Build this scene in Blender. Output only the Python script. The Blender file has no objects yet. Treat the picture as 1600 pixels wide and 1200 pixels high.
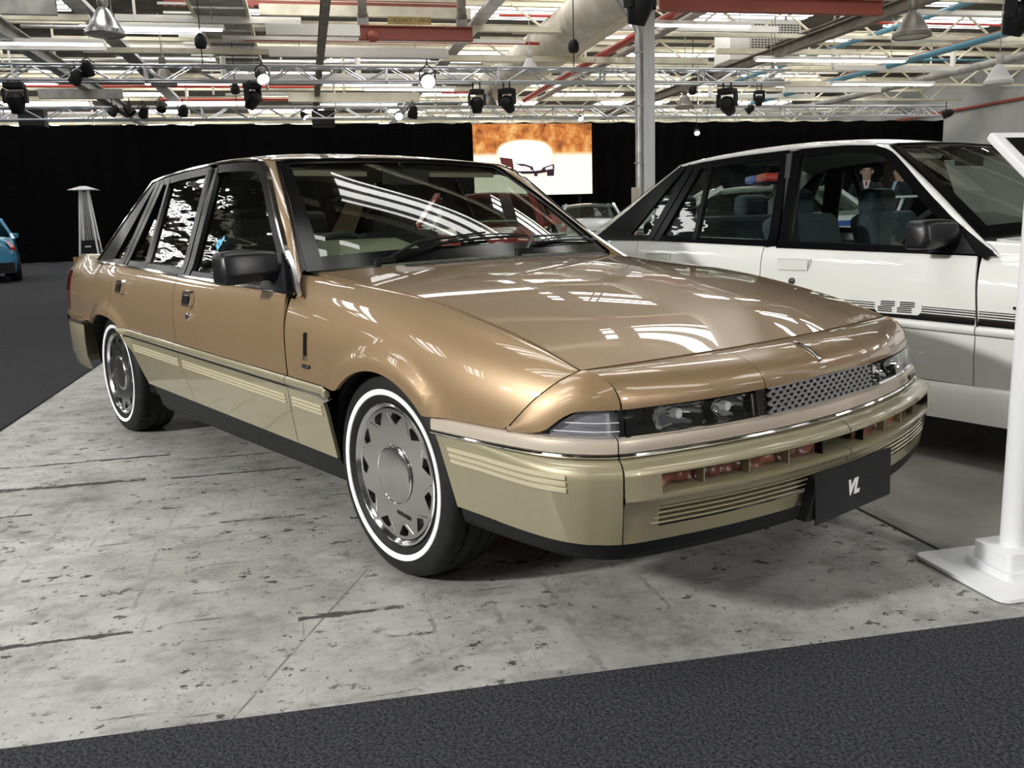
import bpy, math, random
import numpy as np
from mathutils import Vector, Matrix
random.seed(7)
SC = bpy.context.scene
COL = SC.collection

# ------------------------------------------------------------------ camera
CAM_POS = np.array([2.163, -2.150, 1.029])
YAW, PITCH, ROLL, FPX = math.radians(140.36), math.radians(10.38), math.radians(-1.75), 1391.0
_fw = np.array([math.cos(YAW)*math.cos(PITCH), math.sin(YAW)*math.cos(PITCH), -math.sin(PITCH)])
_rt = np.array([math.sin(YAW), -math.cos(YAW), 0.0]); _up = np.cross(_rt, _fw)
RIGHT = _rt*math.cos(ROLL)+_up*math.sin(ROLL); UP = -_rt*math.sin(ROLL)+_up*math.cos(ROLL); FWD = _fw
cam_data = bpy.data.cameras.new('camera'); cam = bpy.data.objects.new('camera', cam_data); COL.objects.link(cam)
cam_data.sensor_width = 36.0; cam_data.lens = 36.0*FPX/1600.0; cam_data.clip_start = 0.05; cam_data.clip_end = 300
_m = Matrix([[RIGHT[0], UP[0], -FWD[0], CAM_POS[0]], [RIGHT[1], UP[1], -FWD[1], CAM_POS[1]],
             [RIGHT[2], UP[2], -FWD[2], CAM_POS[2]], [0, 0, 0, 1]])
cam.matrix_world = _m
SC.camera = cam

# ------------------------------------------------------------------ world, exposure
w = bpy.data.worlds.new('world'); SC.world = w; w.use_nodes = True
w.node_tree.nodes['Background'].inputs['Color'].default_value = (1.0, 0.97, 0.92, 1)
w.node_tree.nodes['Background'].inputs['Strength'].default_value = 0.06
SC.view_settings.view_transform = 'Standard'
SC.view_settings.look = 'None'
SC.view_settings.gamma = 1.0
SC.view_settings.use_curve_mapping = False
SC.view_settings.exposure = -0.2

# hall frame: A runs down the hall (depth), B across it (to the right)
HA = np.array([math.cos(math.radians(153)), math.sin(math.radians(153)), 0.0])
HB = np.array([math.cos(math.radians(63)), math.sin(math.radians(63)), 0.0])
A0, B0 = float(CAM_POS@HB), float(CAM_POS@HA)      # the photographer's place in that frame
def H(a, b, z):                                   # hall point, metres from the photographer
    p = HB*(a+A0)+HA*(b+B0); return np.array([p[0], p[1], z])
HALL_ROT = math.radians(63)                       # rotation that puts local x on B and local y on A

def area_light(name, a, b, z, sx, sy, power, color=(1, .96, .9), aim=None):
    ld = bpy.data.lights.new(name, 'AREA'); ld.shape = 'RECTANGLE'; ld.size = sx; ld.size_y = sy
    ld.energy = power; ld.color = color
    o = bpy.data.objects.new(name, ld); COL.objects.link(o)
    p = Vector(H(a, b, z)); o.location = p
    if aim is None:
        o.rotation_euler = (0, 0, HALL_ROT)
    else:
        o.rotation_euler = (Vector(H(*aim))-p).to_track_quat('-Z', 'Y').to_euler()
    return o
def spot_light(name, p, aim, power, angle, blend=.4, color=(1, .95, .88), radius=.12):
    ld = bpy.data.lights.new(name, 'SPOT'); ld.energy = power; ld.spot_size = math.radians(angle); ld.spot_blend = blend
    ld.color = color; ld.shadow_soft_size = radius
    o = bpy.data.objects.new(name, ld); COL.objects.link(o); o.location = Vector(p)
    o.rotation_euler = (Vector(aim)-Vector(p)).to_track_quat('-Z', 'Y').to_euler()
    return o
# truss-height spots: two fills added on the camera side, two stage spots beyond
spot_light('stage_or_fill_spot', H(-7.8, .15, 4.0), (-1.4, -.6, .5), 4000, 95, .9, (1, .985, .95), .28)  # unseen fill, added to brighten the sides of the cars
spot_light('stage_or_fill_spot', H(5.5, -7.0, 4.3), (.9, .6, .5), 1900, 95, .9, (1, .95, .92), .28)  # unseen fill, added behind the camera to light the car's front
spot_light('stage_or_fill_spot', H(9.0, 12.0, 4.6), (1.0, .0, .0), 1500, 40, .6, (.93, .95, 1), .22)
spot_light('stage_or_fill_spot', H(-1.0, 19.0, 4.6), (-.5, 0, .9), 200, 40, .6, (1, .98, .95), .2)
# ------------------------------------------------------------------ materials
MATS = {}
def principled(name, color, rough=.5, metal=0., coat=0., coat_rough=.03, spec=.5, emit=None, emit_s=0., alpha=1.):
    if name in MATS: return MATS[name]
    m = bpy.data.materials.new(name); m.use_nodes = True; b = m.node_tree.nodes['Principled BSDF']
    b.inputs['Base Color'].default_value = (*color, 1); b.inputs['Roughness'].default_value = rough
    b.inputs['Metallic'].default_value = metal; b.inputs['Coat Weight'].default_value = coat
    b.inputs['Coat Roughness'].default_value = coat_rough; b.inputs['Specular IOR Level'].default_value = spec
    if emit: b.inputs['Emission Color'].default_value = (*emit, 1); b.inputs['Emission Strength'].default_value = emit_s
    m.diffuse_color = (*color, 1); MATS[name] = m; return m
def nodes_of(m): return m.node_tree.nodes, m.node_tree.links
def noise_tint(m, scale, c0, c1, detail=6, lo=.35, hi=.65, coord='Object', bump=0., stretch=None):
    n, l = nodes_of(m); b = n['Principled BSDF']
    tc = n.new('ShaderNodeTexCoord'); mp = n.new('ShaderNodeMapping'); tx = n.new('ShaderNodeTexNoise'); cr = n.new('ShaderNodeValToRGB')
    l.new(tc.outputs[coord], mp.inputs['Vector'])
    if stretch: mp.inputs['Scale'].default_value = stretch
    l.new(mp.outputs[0], tx.inputs['Vector'])
    tx.inputs['Scale'].default_value = scale; tx.inputs['Detail'].default_value = detail
    cr.color_ramp.elements[0].position = lo; cr.color_ramp.elements[1].position = hi
    cr.color_ramp.elements[0].color = (*c0, 1); cr.color_ramp.elements[1].color = (*c1, 1)
    l.new(tx.outputs['Fac'], cr.inputs[0]); l.new(cr.outputs[0], b.inputs['Base Color'])
    if bump:
        bp = n.new('ShaderNodeBump'); bp.inputs['Strength'].default_value = bump; bp.inputs['Distance'].default_value = .01
        l.new(tx.outputs['Fac'], bp.inputs['Height']); l.new(bp.outputs[0], b.inputs['Normal'])
    return m
def glass_mat(name, tint, ior=1.5, wobble=0., rough=0., extra=0.0):
    """window glass: what passes straight through plus the mirror reflection of its surface"""
    if name in MATS: return MATS[name]
    m = bpy.data.materials.new(name); m.use_nodes = True; n, l = nodes_of(m); n.clear()
    out = n.new('ShaderNodeOutputMaterial'); mix = n.new('ShaderNodeMixShader'); tr = n.new('ShaderNodeBsdfTransparent')
    gl = n.new('ShaderNodeBsdfGlossy'); fr = n.new('ShaderNodeLayerWeight'); fr.inputs['Blend'].default_value = .5
    tr.inputs['Color'].default_value = (*tint, 1); gl.inputs['Roughness'].default_value = rough
    gl.inputs['Color'].default_value = (1, 1, 1, 1)
    pw = n.new('ShaderNodeMath'); pw.operation = 'POWER'; pw.inputs[1].default_value = 5.0; l.new(fr.outputs['Facing'], pw.inputs[0])      # Schlick's law
    add = n.new('ShaderNodeMath'); add.operation = 'MULTIPLY_ADD'; add.inputs[1].default_value = .96-extra; add.inputs[2].default_value = .04+extra; add.use_clamp = True
    l.new(pw.outputs[0], add.inputs[0]); l.new(add.outputs[0], mix.inputs[0])
    l.new(tr.outputs[0], mix.inputs[1]); l.new(gl.outputs[0], mix.inputs[2]); l.new(mix.outputs[0], out.inputs['Surface'])
    if wobble:
        tc = n.new('ShaderNodeTexCoord'); tx = n.new('ShaderNodeTexNoise'); mp = n.new('ShaderNodeMapping'); mp.inputs['Scale'].default_value = (4.5, 4.5, 26.0); tx.inputs['Scale'].default_value = 1.0; tx.inputs['Detail'].default_value = 1.5
        bp = n.new('ShaderNodeBump'); bp.inputs['Strength'].default_value = 1.0; bp.inputs['Distance'].default_value = wobble
        l.new(tc.outputs['Object'], mp.inputs['Vector']); l.new(mp.outputs[0], tx.inputs['Vector']); l.new(tx.outputs['Fac'], bp.inputs['Height'])
        l.new(bp.outputs[0], gl.inputs['Normal']); l.new(bp.outputs[0], fr.inputs['Normal'])
    m.diffuse_color = (*tint, .3); MATS[name] = m; return m
def emission(name, color, strength):
    if name in MATS: return MATS[name]
    m = bpy.data.materials.new(name); m.use_nodes = True; n, l = nodes_of(m); n.clear()
    out = n.new('ShaderNodeOutputMaterial'); e = n.new('ShaderNodeEmission')
    e.inputs[0].default_value = (*color, 1); e.inputs[1].default_value = strength
    l.new(e.outputs[0], out.inputs['Surface']); MATS[name] = m; return m
def car_paint(name, c_face, c_edge, flake=.6, rough=.40, metal=.35):
    if name in MATS: return MATS[name]
    m = principled(name, c_face, rough=rough, metal=metal, coat=1.0, coat_rough=.015)
    n, l = nodes_of(m); b = n['Principled BSDF']
    lw = n.new('ShaderNodeLayerWeight'); lw.inputs['Blend'].default_value = .35
    mx = n.new('ShaderNodeMix'); mx.data_type = 'RGBA'
    mx.inputs['A'].default_value = (*c_face, 1); mx.inputs['B'].default_value = (*c_edge, 1)
    l.new(lw.outputs['Facing'], mx.inputs['Factor']); l.new(mx.outputs['Result'], b.inputs['Base Color'])
    tc = n.new('ShaderNodeTexCoord'); tx = n.new('ShaderNodeTexNoise'); tx.inputs['Scale'].default_value = 900
    rg = n.new('ShaderNodeMapRange'); rg.inputs['To Min'].default_value = rough-.08; rg.inputs['To Max'].default_value = rough+.08
    l.new(tc.outputs['Object'], tx.inputs['Vector']); l.new(tx.outputs['Fac'], rg.inputs['Value']); l.new(rg.outputs['Result'], b.inputs['Roughness'])
    return m

# ------------------------------------------------------------------ objects
def put(o, label, cat, group=None):
    o['label'] = label; o['category'] = cat
    if group: o['group'] = group
    return o
def struct(o, label=None):
    o['kind'] = 'structure'
    if label: o['label'] = label
    return o
def empty(name, loc=(0, 0, 0), rz=0.):
    o = bpy.data.objects.new(name, None); COL.objects.link(o); o.location = Vector(loc); o.rotation_euler = (0, 0, rz)
    o.empty_display_size = .1; return o
def mobj(name, verts, faces, mat, parent=None, smooth=False, angle=None):
    me = bpy.data.meshes.new(name); me.from_pydata([tuple(map(float, v)) for v in verts], [], faces); me.update()
    if smooth:
        me.polygons.foreach_set('use_smooth', [True]*len(me.polygons))
        if angle is not None: me.set_sharp_from_angle(angle=math.radians(angle))
    me.materials.append(mat)
    o = bpy.data.objects.new(name, me); COL.objects.link(o)
    if parent is not None: o.parent = parent
    return o
def copy_tree(o, parent=None):
    c = o.copy(); COL.objects.link(c)
    if parent is not None: c.parent = parent
    for ch in list(o.children): copy_tree(ch, c)
    return c
class MB:
    """collects shapes for ONE mesh object"""
    def __init__(s): s.v = []; s.f = []
    def add(s, v, f):
        k = len(s.v); s.v += [np.array(p, float) for p in v]; s.f += [tuple(i+k for i in q) for q in f]; return s
    def box(s, c, d, rot=None):
        x, y, z = [k/2 for k in d]
        v = np.array([(-x,-y,-z),(x,-y,-z),(x,y,-z),(-x,y,-z),(-x,-y,z),(x,-y,z),(x,y,z),(-x,y,z)])
        if rot is not None: v = v@np.array(rot).T
        return s.add(v+np.array(c), [(0,3,2,1),(4,5,6,7),(0,1,5,4),(1,2,6,5),(2,3,7,6),(3,0,4,7)])
    def bar(s, p, q, w, h, up=(0, 0, 1)):
        p = np.array(p, float); q = np.array(q, float); d = q-p; L = np.linalg.norm(d); d = d/L
        up = np.array(up, float); sd = np.cross(d, up)
        if np.linalg.norm(sd) < 1e-5: sd = np.cross(d, (1, 0, 0))
        sd = sd/np.linalg.norm(sd); u = np.cross(sd, d)
        R = np.stack([d, -sd, u], 1)
        return s.box((p+q)/2, (L, w, h), R)
    def tube(s, path, r, n=8, cap=True, closed=False):
        P = [np.array(p, float) for p in path]; N = len(P); rs = r if hasattr(r, '__len__') else [r]*N
        ref = None; v = []
        for i in range(N):
            if closed: t = P[(i+1) % N]-P[i-1]
            else: t = P[min(i+1, N-1)]-P[max(i-1, 0)]
            t = t/np.linalg.norm(t)
            if ref is None:
                ref = np.cross(t, (0, 0, 1))
                if np.linalg.norm(ref) < 1e-3: ref = np.cross(t, (1, 0, 0))
            ref = ref-t*(ref@t); ref = ref/np.linalg.norm(ref); b = np.cross(t, ref)
            for k in range(n):
                a = 2*math.pi*k/n; v.append(P[i]+rs[i]*(math.cos(a)*ref+math.sin(a)*b))
        f = []
        for i in range(N if closed else N-1):
            j = (i+1) % N
            for k in range(n): f.append((i*n+k, i*n+(k+1) % n, j*n+(k+1) % n, j*n+k))
        if cap and not closed: f += [tuple(range(n))[::-1], tuple((N-1)*n+k for k in range(n))]
        return s.add(v, f)
    def lathe(s, prof, n=32, axis='z', c=(0, 0, 0), a0=0., cap=False):
        v = []
        for (r, h) in prof:
            for k in range(n):
                a = a0+2*math.pi*k/n; x, y = r*math.cos(a), r*math.sin(a)
                v.append({'z': (x, y, h), 'y': (x, h, y), 'x': (h, x, y)}[axis])
        f = []
        for i in range(len(prof)-1):
            for k in range(n): f.append((i*n+k, i*n+(k+1) % n, (i+1)*n+(k+1) % n, (i+1)*n+k))
        if cap: f += [tuple(range(n))[::-1], tuple((len(prof)-1)*n+k for k in range(n))]
        return s.add(np.array(v)+np.array(c), f)
    def prism(s, poly, d0, d1, fn):
        """poly: 2-D outline; fn(p, d) -> 3-D point at depth d"""
        n = len(poly)
        v = [fn(p, d0) for p in poly]+[fn(p, d1) for p in poly]
        return s.add(v, [tuple(range(n))[::-1], tuple(range(n, 2*n))]+[(i, (i+1) % n, n+(i+1) % n, n+i) for i in range(n)])
    def build(s, name, mat, parent=None, smooth=False, angle=35):
        return mobj(name, s.v, s.f, mat, parent, smooth, angle if smooth else None)
def grid(name, fn, us, vs, mat, parent=None, out=None, lip=0.0, smooth=True):
    """sheet fn(u, v); with lip, its border is folded inwards so that it reads as a panel with thickness"""
    nu, nv = len(us), len(vs)
    P = np.array([[fn(u, v) for v in vs] for u in us], float)
    du = np.gradient(P, axis=0); dv = np.gradient(P, axis=1); N = np.cross(du, dv)
    L = np.linalg.norm(N, axis=2, keepdims=True); N = N/np.maximum(L, 1e-12)
    flip = False
    if out is not None:
        o = np.array(out, float)
        flip = (N*o).sum() < 0
    if flip: N = -N
    v = list(P.reshape(-1, 3)); f = []
    for i in range(nu-1):
        for j in range(nv-1):
            q = (i*nv+j, (i+1)*nv+j, (i+1)*nv+j+1, i*nv+j+1); f.append(q[::-1] if flip else q)
    if lip:
        ring = [(i, 0) for i in range(nu)]+[(nu-1, j) for j in range(1, nv)]+[(i, nv-1) for i in range(nu-2, -1, -1)]+[(0, j) for j in range(nv-2, 0, -1)]
        k = len(v); n = len(ring)
        meanN = N.reshape(-1, 3).mean(0); meanN /= max(np.linalg.norm(meanN), 1e-9)
        for (i, j) in ring: v.append(P[i, j])
        for (i, j) in ring:
            nn = N[i, j] if L[i, j, 0] > 1e-9 else meanN
            v.append(P[i, j]-nn*lip)
        for t in range(n):
            a, b = t, (t+1) % n
            q = (k+a, k+n+a, k+n+b, k+b); f.append(q[::-1] if flip else q)
    return mobj(name, v, f, mat, parent, smooth)
def text_mesh(name, body, size, mat, parent=None, shear=0., bold=0., extrude=.001, align='CENTER', spacing=1.0):
    cu = bpy.data.curves.new(name, 'FONT'); cu.body = body; cu.size = size; cu.shear = shear; cu.offset = bold; cu.extrude = extrude
    cu.align_x = align; cu.align_y = 'CENTER'; cu.space_character = spacing; cu.resolution_u = 3
    t = bpy.data.objects.new(name+'_c', cu); COL.objects.link(t)
    dg = bpy.context.evaluated_depsgraph_get(); me = bpy.data.meshes.new_from_object(t.evaluated_get(dg))
    bpy.data.objects.remove(t); bpy.data.curves.remove(cu)
    me.materials.clear(); me.materials.append(mat); me.name = name
    o = bpy.data.objects.new(name, me); COL.objects.link(o)
    if parent is not None: o.parent = parent
    return o
def place(o, origin, xdir, ydir):
    """sets a flat object's local x and y axes"""
    x = Vector(xdir).normalized(); y = Vector(ydir); z = x.cross(y).normalized(); y = z.cross(x)
    o.matrix_local = Matrix([[x[0], y[0], z[0], origin[0]], [x[1], y[1], z[1], origin[1]], [x[2], y[2], z[2], origin[2]], [0, 0, 0, 1]])
    return o
def lin(a, b, n): return list(np.linspace(a, b, n))
def ip(x, xs, ys):
    if xs[0] > xs[-1]: xs, ys = xs[::-1], ys[::-1]
    return float(np.interp(x, xs, ys))
def catmull(pts, n=8):
    P = [np.array(p, float) for p in pts]; P = [2*P[0]-P[1]]+P+[2*P[-1]-P[-2]]; out = []
    for i in range(1, len(P)-2):
        for k in range(n):
            t = k/n; a, b, c, d = P[i-1], P[i], P[i+1], P[i+2]
            out.append(.5*((2*b)+(c-a)*t+(2*a-5*b+4*c-d)*t*t+(3*b-a-3*c+d)*t**3))
    out.append(P[-2]); return out
def smooth_table(xs, ys, lo, hi, step, sig):
    g = np.arange(lo, hi+step/2, step); y = np.interp(g, xs, ys); k = int(3*sig/step)
    w_ = np.exp(-.5*(np.arange(-k, k+1)*step/sig)**2); w_ /= w_.sum()
    yp = np.concatenate([2*y[0]-y[k:0:-1], y, 2*y[-1]-y[-2:-k-2:-1]]); return g, np.convolve(yp, w_, 'valid')
def sstep(t): t = min(1., max(0., t)); return t*t*(3-2*t)
# ------------------------------------------------------------------ the hall
def at_b(px, py, b):
    """the point of the cross-hall plane b that the photograph shows at a pixel"""
    d = RIGHT*(px-800)/FPX-UP*(py-600)/FPX+FWD; t = (b-0.0)/float(d@HA); p = CAM_POS+d*t; return p
def at_z(px, py, z):
    d = RIGHT*(px-800)/FPX-UP*(py-600)/FPX+FWD; t = (z-CAM_POS[2])/d[2]; return CAM_POS+d*t
def hab(p): p = np.array(p); return float(p@HB)-A0, float(p@HA)-B0       # hall coordinates of a point
def hall_map(n, l, scale):
    tc = n.new('ShaderNodeTexCoord'); r = n.new('ShaderNodeMapping'); r.inputs['Rotation'].default_value = (0, 0, -HALL_ROT)
    m = n.new('ShaderNodeMapping'); m.inputs['Scale'].default_value = scale
    l.new(tc.outputs['Object'], r.inputs['Vector']); l.new(r.outputs[0], m.inputs['Vector']); return r, m
def math_node(n, l, op, a, b=None, clamp=False):
    m = n.new('ShaderNodeMath'); m.operation = op; m.use_clamp = clamp
    for i, x in enumerate((a, b)):
        if x is None: continue
        if isinstance(x, (int, float)): m.inputs[i].default_value = x
        else: l.new(x, m.inputs[i])
    return m.outputs[0]
def ramp(n, l, src, lo, hi, c0=(0, 0, 0), c1=(1, 1, 1)):
    r = n.new('ShaderNodeMapRange'); r.inputs['From Min'].default_value = lo; r.inputs['From Max'].default_value = hi; r.clamp = True
    l.new(src, r.inputs['Value']); return r.outputs['Result']
def tex(n, l, vec, scale, detail=6, rough=.6):
    t = n.new('ShaderNodeTexNoise'); t.inputs['Scale'].default_value = scale; t.inputs['Detail'].default_value = detail; t.inputs['Roughness'].default_value = rough
    l.new(vec, t.inputs['Vector']); return t.outputs['Fac']
def painted_floor():
    m = principled('worn_white_floor_paint', (.5, .5, .47), rough=.45); n, l = nodes_of(m); b = n['Principled BSDF']
    r, _ = hall_map(n, l, (1, 1, 1)); vec = r.outputs[0]
    def stretched(sx, sy):
        q = n.new('ShaderNodeMapping'); q.inputs['Scale'].default_value = (sx, sy, 1); l.new(vec, q.inputs['Vector']); return q.outputs[0]
    mott = tex(n, l, vec, 1.3, 5); fine = tex(n, l, vec, 9, 8, .7); patch = tex(n, l, vec, 2.1, 3)
    chips = math_node(n, l, 'MAXIMUM', ramp(n, l, tex(n, l, stretched(1.0, 1.35), 13, 9, .70), .585, .615), ramp(n, l, tex(n, l, stretched(1.2, 1.0), 46, 6, .72), .60, .64))
    chips = math_node(n, l, 'MULTIPLY', chips, ramp(n, l, patch, .32, .52))
    sB = ramp(n, l, tex(n, l, stretched(1.1, 20), 2.4, 8, .72), .60, .64)
    sB = math_node(n, l, 'MULTIPLY', sB, ramp(n, l, tex(n, l, vec, 1.7, 2), .40, .52))
    sA = ramp(n, l, tex(n, l, stretched(34, 1.0), 1.3, 6, .65), .62, .67)
    sA = math_node(n, l, 'MULTIPLY', sA, ramp(n, l, tex(n, l, vec, 2.6, 2), .46, .60))
    dirt = math_node(n, l, 'MULTIPLY', ramp(n, l, tex(n, l, stretched(1, 1.3), 4.5, 9, .75), .48, .72), .70)
    # long gouges and joints that can be picked out one by one: (axis, position, from, to, half width)
    sep = n.new('ShaderNodeSeparateXYZ'); 
    wob = n.new('ShaderNodeVectorMath'); wob.operation = 'ADD'
    nz = n.new('ShaderNodeTexNoise'); nz.inputs['Scale'].default_value = 5; nz.inputs['Detail'].default_value = 5; l.new(vec, nz.inputs['Vector'])
    sc_ = n.new('ShaderNodeVectorMath'); sc_.operation = 'MULTIPLY_ADD'; sc_.inputs[1].default_value = (.030, .030, 0); sc_.inputs[2].default_value = (-.015, -.015, 0)
    l.new(nz.outputs['Color'], sc_.inputs[0]); l.new(vec, wob.inputs[0]); l.new(sc_.outputs[0], wob.inputs[1]); l.new(wob.outputs[0], sep.inputs[0])
    rag = tex(n, l, stretched(1, 3) , 11, 8, .7)
    total = None
    for ax, pos, lo, hi, hw in (('b', -.555, -2.1, -1.44, .0085), ('b', 1.40, -2.5, -1.62, .012), ('b', 1.00, -2.5, -1.66, .020), ('b', .97, -1.56, -1.02, .009), ('b', 1.28, -1.55, -1.0, .007), ('b', .30, -1.3, -1.0, .006),
                                ('b', -.60, -1.02, -.74, .010), ('b', .62, -2.3, -2.0, .008), ('a', -1.86, -.2, .7, .006), ('a', -1.47, -.4, .5, .006), ('a', -.50, -1.2, -.5, .008), ('a', -.33, -1.2, -.42, .008), ('a', -.68, -1.1, -.5, .004), ('a', -.05, -.9, -.5, .005)):
        pc, lc = (sep.outputs[1], sep.outputs[0]) if ax == 'b' else (sep.outputs[0], sep.outputs[1])
        d = math_node(n, l, 'ABSOLUTE', math_node(n, l, 'SUBTRACT', pc, pos)); d = math_node(n, l, 'ADD', d, math_node(n, l, 'MULTIPLY', math_node(n, l, 'SUBTRACT', rag, .45), hw*7)); k = ramp(n, l, d, hw*1.7, hw*1.3)
        k = math_node(n, l, 'MULTIPLY', k, math_node(n, l, 'MULTIPLY', math_node(n, l, 'GREATER_THAN', lc, lo), math_node(n, l, 'LESS_THAN', lc, hi)))
        k = math_node(n, l, 'MULTIPLY', k, ramp(n, l, fine, .36, .46) if ax == 'b' else math_node(n, l, 'MULTIPLY', ramp(n, l, fine, .42, .60), .5))
        total = k if total is None else math_node(n, l, 'MAXIMUM', total, k)
    # one straight joint that runs slantwise towards the front wheel
    s2 = n.new('ShaderNodeSeparateXYZ'); l.new(vec, s2.inputs[0])
    d = math_node(n, l, 'ABSOLUTE', math_node(n, l, 'SUBTRACT', s2.outputs[0], math_node(n, l, 'ADD', math_node(n, l, 'MULTIPLY', s2.outputs[1], .44), -.686)))
    joint = math_node(n, l, 'MULTIPLY', ramp(n, l, d, .0045, .002), math_node(n, l, 'MULTIPLY', math_node(n, l, 'LESS_THAN', s2.outputs[1], -.30), ramp(n, l, fine, .40, .5)))
    worn = math_node(n, l, 'MAXIMUM', math_node(n, l, 'MAXIMUM', math_node(n, l, 'MAXIMUM', chips, sB), math_node(n, l, 'MAXIMUM', math_node(n, l, 'MULTIPLY', sA, .55), dirt)), math_node(n, l, 'MAXIMUM', total, math_node(n, l, 'MULTIPLY', joint, .7)))
    base = n.new('ShaderNodeMix'); base.data_type = 'RGBA'; base.inputs['A'].default_value = (.25, .245, .228, 1); base.inputs['B'].default_value = (.50, .505, .48, 1)
    l.new(ramp(n, l, math_node(n, l, 'ADD', math_node(n, l, 'MULTIPLY', mott, .6), math_node(n, l, 'MULTIPLY', fine, .4)), .36, .64), base.inputs['Factor'])
    fin = n.new('ShaderNodeMix'); fin.data_type = 'RGBA'; fin.inputs['B'].default_value = (.05, .047, .042, 1)
    l.new(base.outputs['Result'], fin.inputs['A']); l.new(worn, fin.inputs['Factor']); l.new(fin.outputs['Result'], b.inputs['Base Color'])
    rr = n.new('ShaderNodeMapRange'); rr.inputs['To Min'].default_value = .38; rr.inputs['To Max'].default_value = .8; l.new(worn, rr.inputs['Value']); l.new(rr.outputs['Result'], b.inputs['Roughness'])
    bp = n.new('ShaderNodeBump'); bp.inputs['Strength'].default_value = .25; bp.inputs['Distance'].default_value = .004; bp.invert = True; l.new(worn, bp.inputs['Height']); l.new(bp.outputs[0], b.inputs['Normal'])
    return m
def carpet_mat():
    m = principled('charcoal_carpet', (.03, .03, .033), rough=.95, spec=.1); n, l = nodes_of(m); b = n['Principled BSDF']
    tc = n.new('ShaderNodeTexCoord'); v = tc.outputs['Object']
    f = tex(n, l, v, 125, 3, .8); g = tex(n, l, v, 480, 2, .6); k = math_node(n, l, 'ADD', math_node(n, l, 'MULTIPLY', f, .6), math_node(n, l, 'MULTIPLY', g, .4))
    cr = n.new('ShaderNodeValToRGB'); cr.color_ramp.elements[0].position = .42; cr.color_ramp.elements[1].position = .62
    cr.color_ramp.elements[0].color = (.008, .0085, .010, 1); cr.color_ramp.elements[1].color = (.085, .088, .096, 1)
    l.new(k, cr.inputs[0]); l.new(cr.outputs[0], b.inputs['Base Color'])
    bp = n.new('ShaderNodeBump'); bp.inputs['Strength'].default_value = .8; bp.inputs['Distance'].default_value = .004; l.new(k, bp.inputs['Height']); l.new(bp.outputs[0], b.inputs['Normal'])
    return m
concrete_m = noise_tint(principled('bare_grey_concrete', (.2, .19, .17), rough=.55), 1.4, (.20, .188, .165), (.40, .385, .35), detail=9, lo=.34, hi=.66)
def slab(name, a0, a1, b0, b1, top, thick, mat, b1r=None):
    P_ = [HB*a+HA*b for a, b in ((a0, b0), (a1, b0), (a1, b1 if b1r is None else b1r), (a0, b1))]
    v = [(p[0], p[1], top) for p in P_]+[(p[0], p[1], top-thick) for p in P_]
    return mobj(name, v, [(0, 1, 2, 3), (0, 4, 5, 1), (1, 5, 6, 2), (2, 6, 7, 3), (3, 7, 4, 0)], mat)
fl_ = slab('floor', -24, 32, -18, 72, -.004, .2, concrete_m); struct(fl_, 'bare grey concrete factory floor')
fp = slab('floor_paint', -2.64, .885, -1.6, 9.0, 0.0, .004, painted_floor()); struct(fp, 'worn white painted strip of the concrete floor')
kerb_m = noise_tint(principled('floor_edging', (.3, .29, .27), rough=.6), 9, (.20, .195, .18), (.34, .33, .31), detail=7)
kb_ = slab('floor_edging', .893, .965, -1.6, 9.0, 0.003, .012, kerb_m); struct(kb_, 'grey concrete edging strip beside the painted floor')
cj = slab('floor_joint', .882, .895, -1.6, 9.0, 0.0012, .004, principled('joint_dirt', (.03, .03, .028), rough=.9)); struct(cj, 'dark joint between painted floor and edging')
cm = carpet_mat()
put(slab('carpet', -9.0, .404, -7.0, -.847, .008, .008, cm, -1.1245), 'charcoal speckled carpet across the foreground, larger piece left of the seam', 'carpet', 'charcoal exhibition carpets')
put(slab('carpet', .407, 6.0, -7.0, -1.1245, .008, .008, cm, -1.29), 'charcoal carpet piece right of the pale seam, bottom right corner', 'carpet', 'charcoal exhibition carpets')
put(slab('carpet', -20.0, -2.60, -.80, 34.0, .008, .008, cm), 'dark grey carpet on the floor left of the gold car reaching to the curtain', 'carpet', 'charcoal exhibition carpets')

# ------------------------------------------------------------------ walls
wall_m = noise_tint(principled('grey_factory_wall', (.4, .4, .38), rough=.8), .6, (.30, .305, .30), (.42, .42, .40), detail=5)
def wall(name, a0, b0, a1, b1, z0, z1, t, mat, label):
    p, q = H(a0, b0, 0), H(a1, b1, 0); m = MB(); m.bar((p[0], p[1], (z0+z1)/2), (q[0], q[1], (z0+z1)/2), t, z1-z0); return struct(m.build(name, mat), label)
wall('wall_right', 29.6, -14, 29.6, 62, -.2, 7.6, .2, wall_m, 'grey factory wall beyond the white saloon')
dwall_m = noise_tint(principled('dark_brown_wall', (.1, .09, .08), rough=.8), .5, (.07, .06, .05), (.17, .13, .09), detail=4)
wall('wall_left', -22, -14, -22, 62, -.2, 7.6, .2, dwall_m, 'grey factory wall on the left')
wall('wall_front', -22, -13, 29.6, -13, -.2, 7.6, .2, wall_m, 'factory wall behind the photographer')
wall('wall_back', -22, 64, 29.6, 64, -.2, 7.6, .2, wall_m, 'far factory wall behind the curtain')
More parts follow.
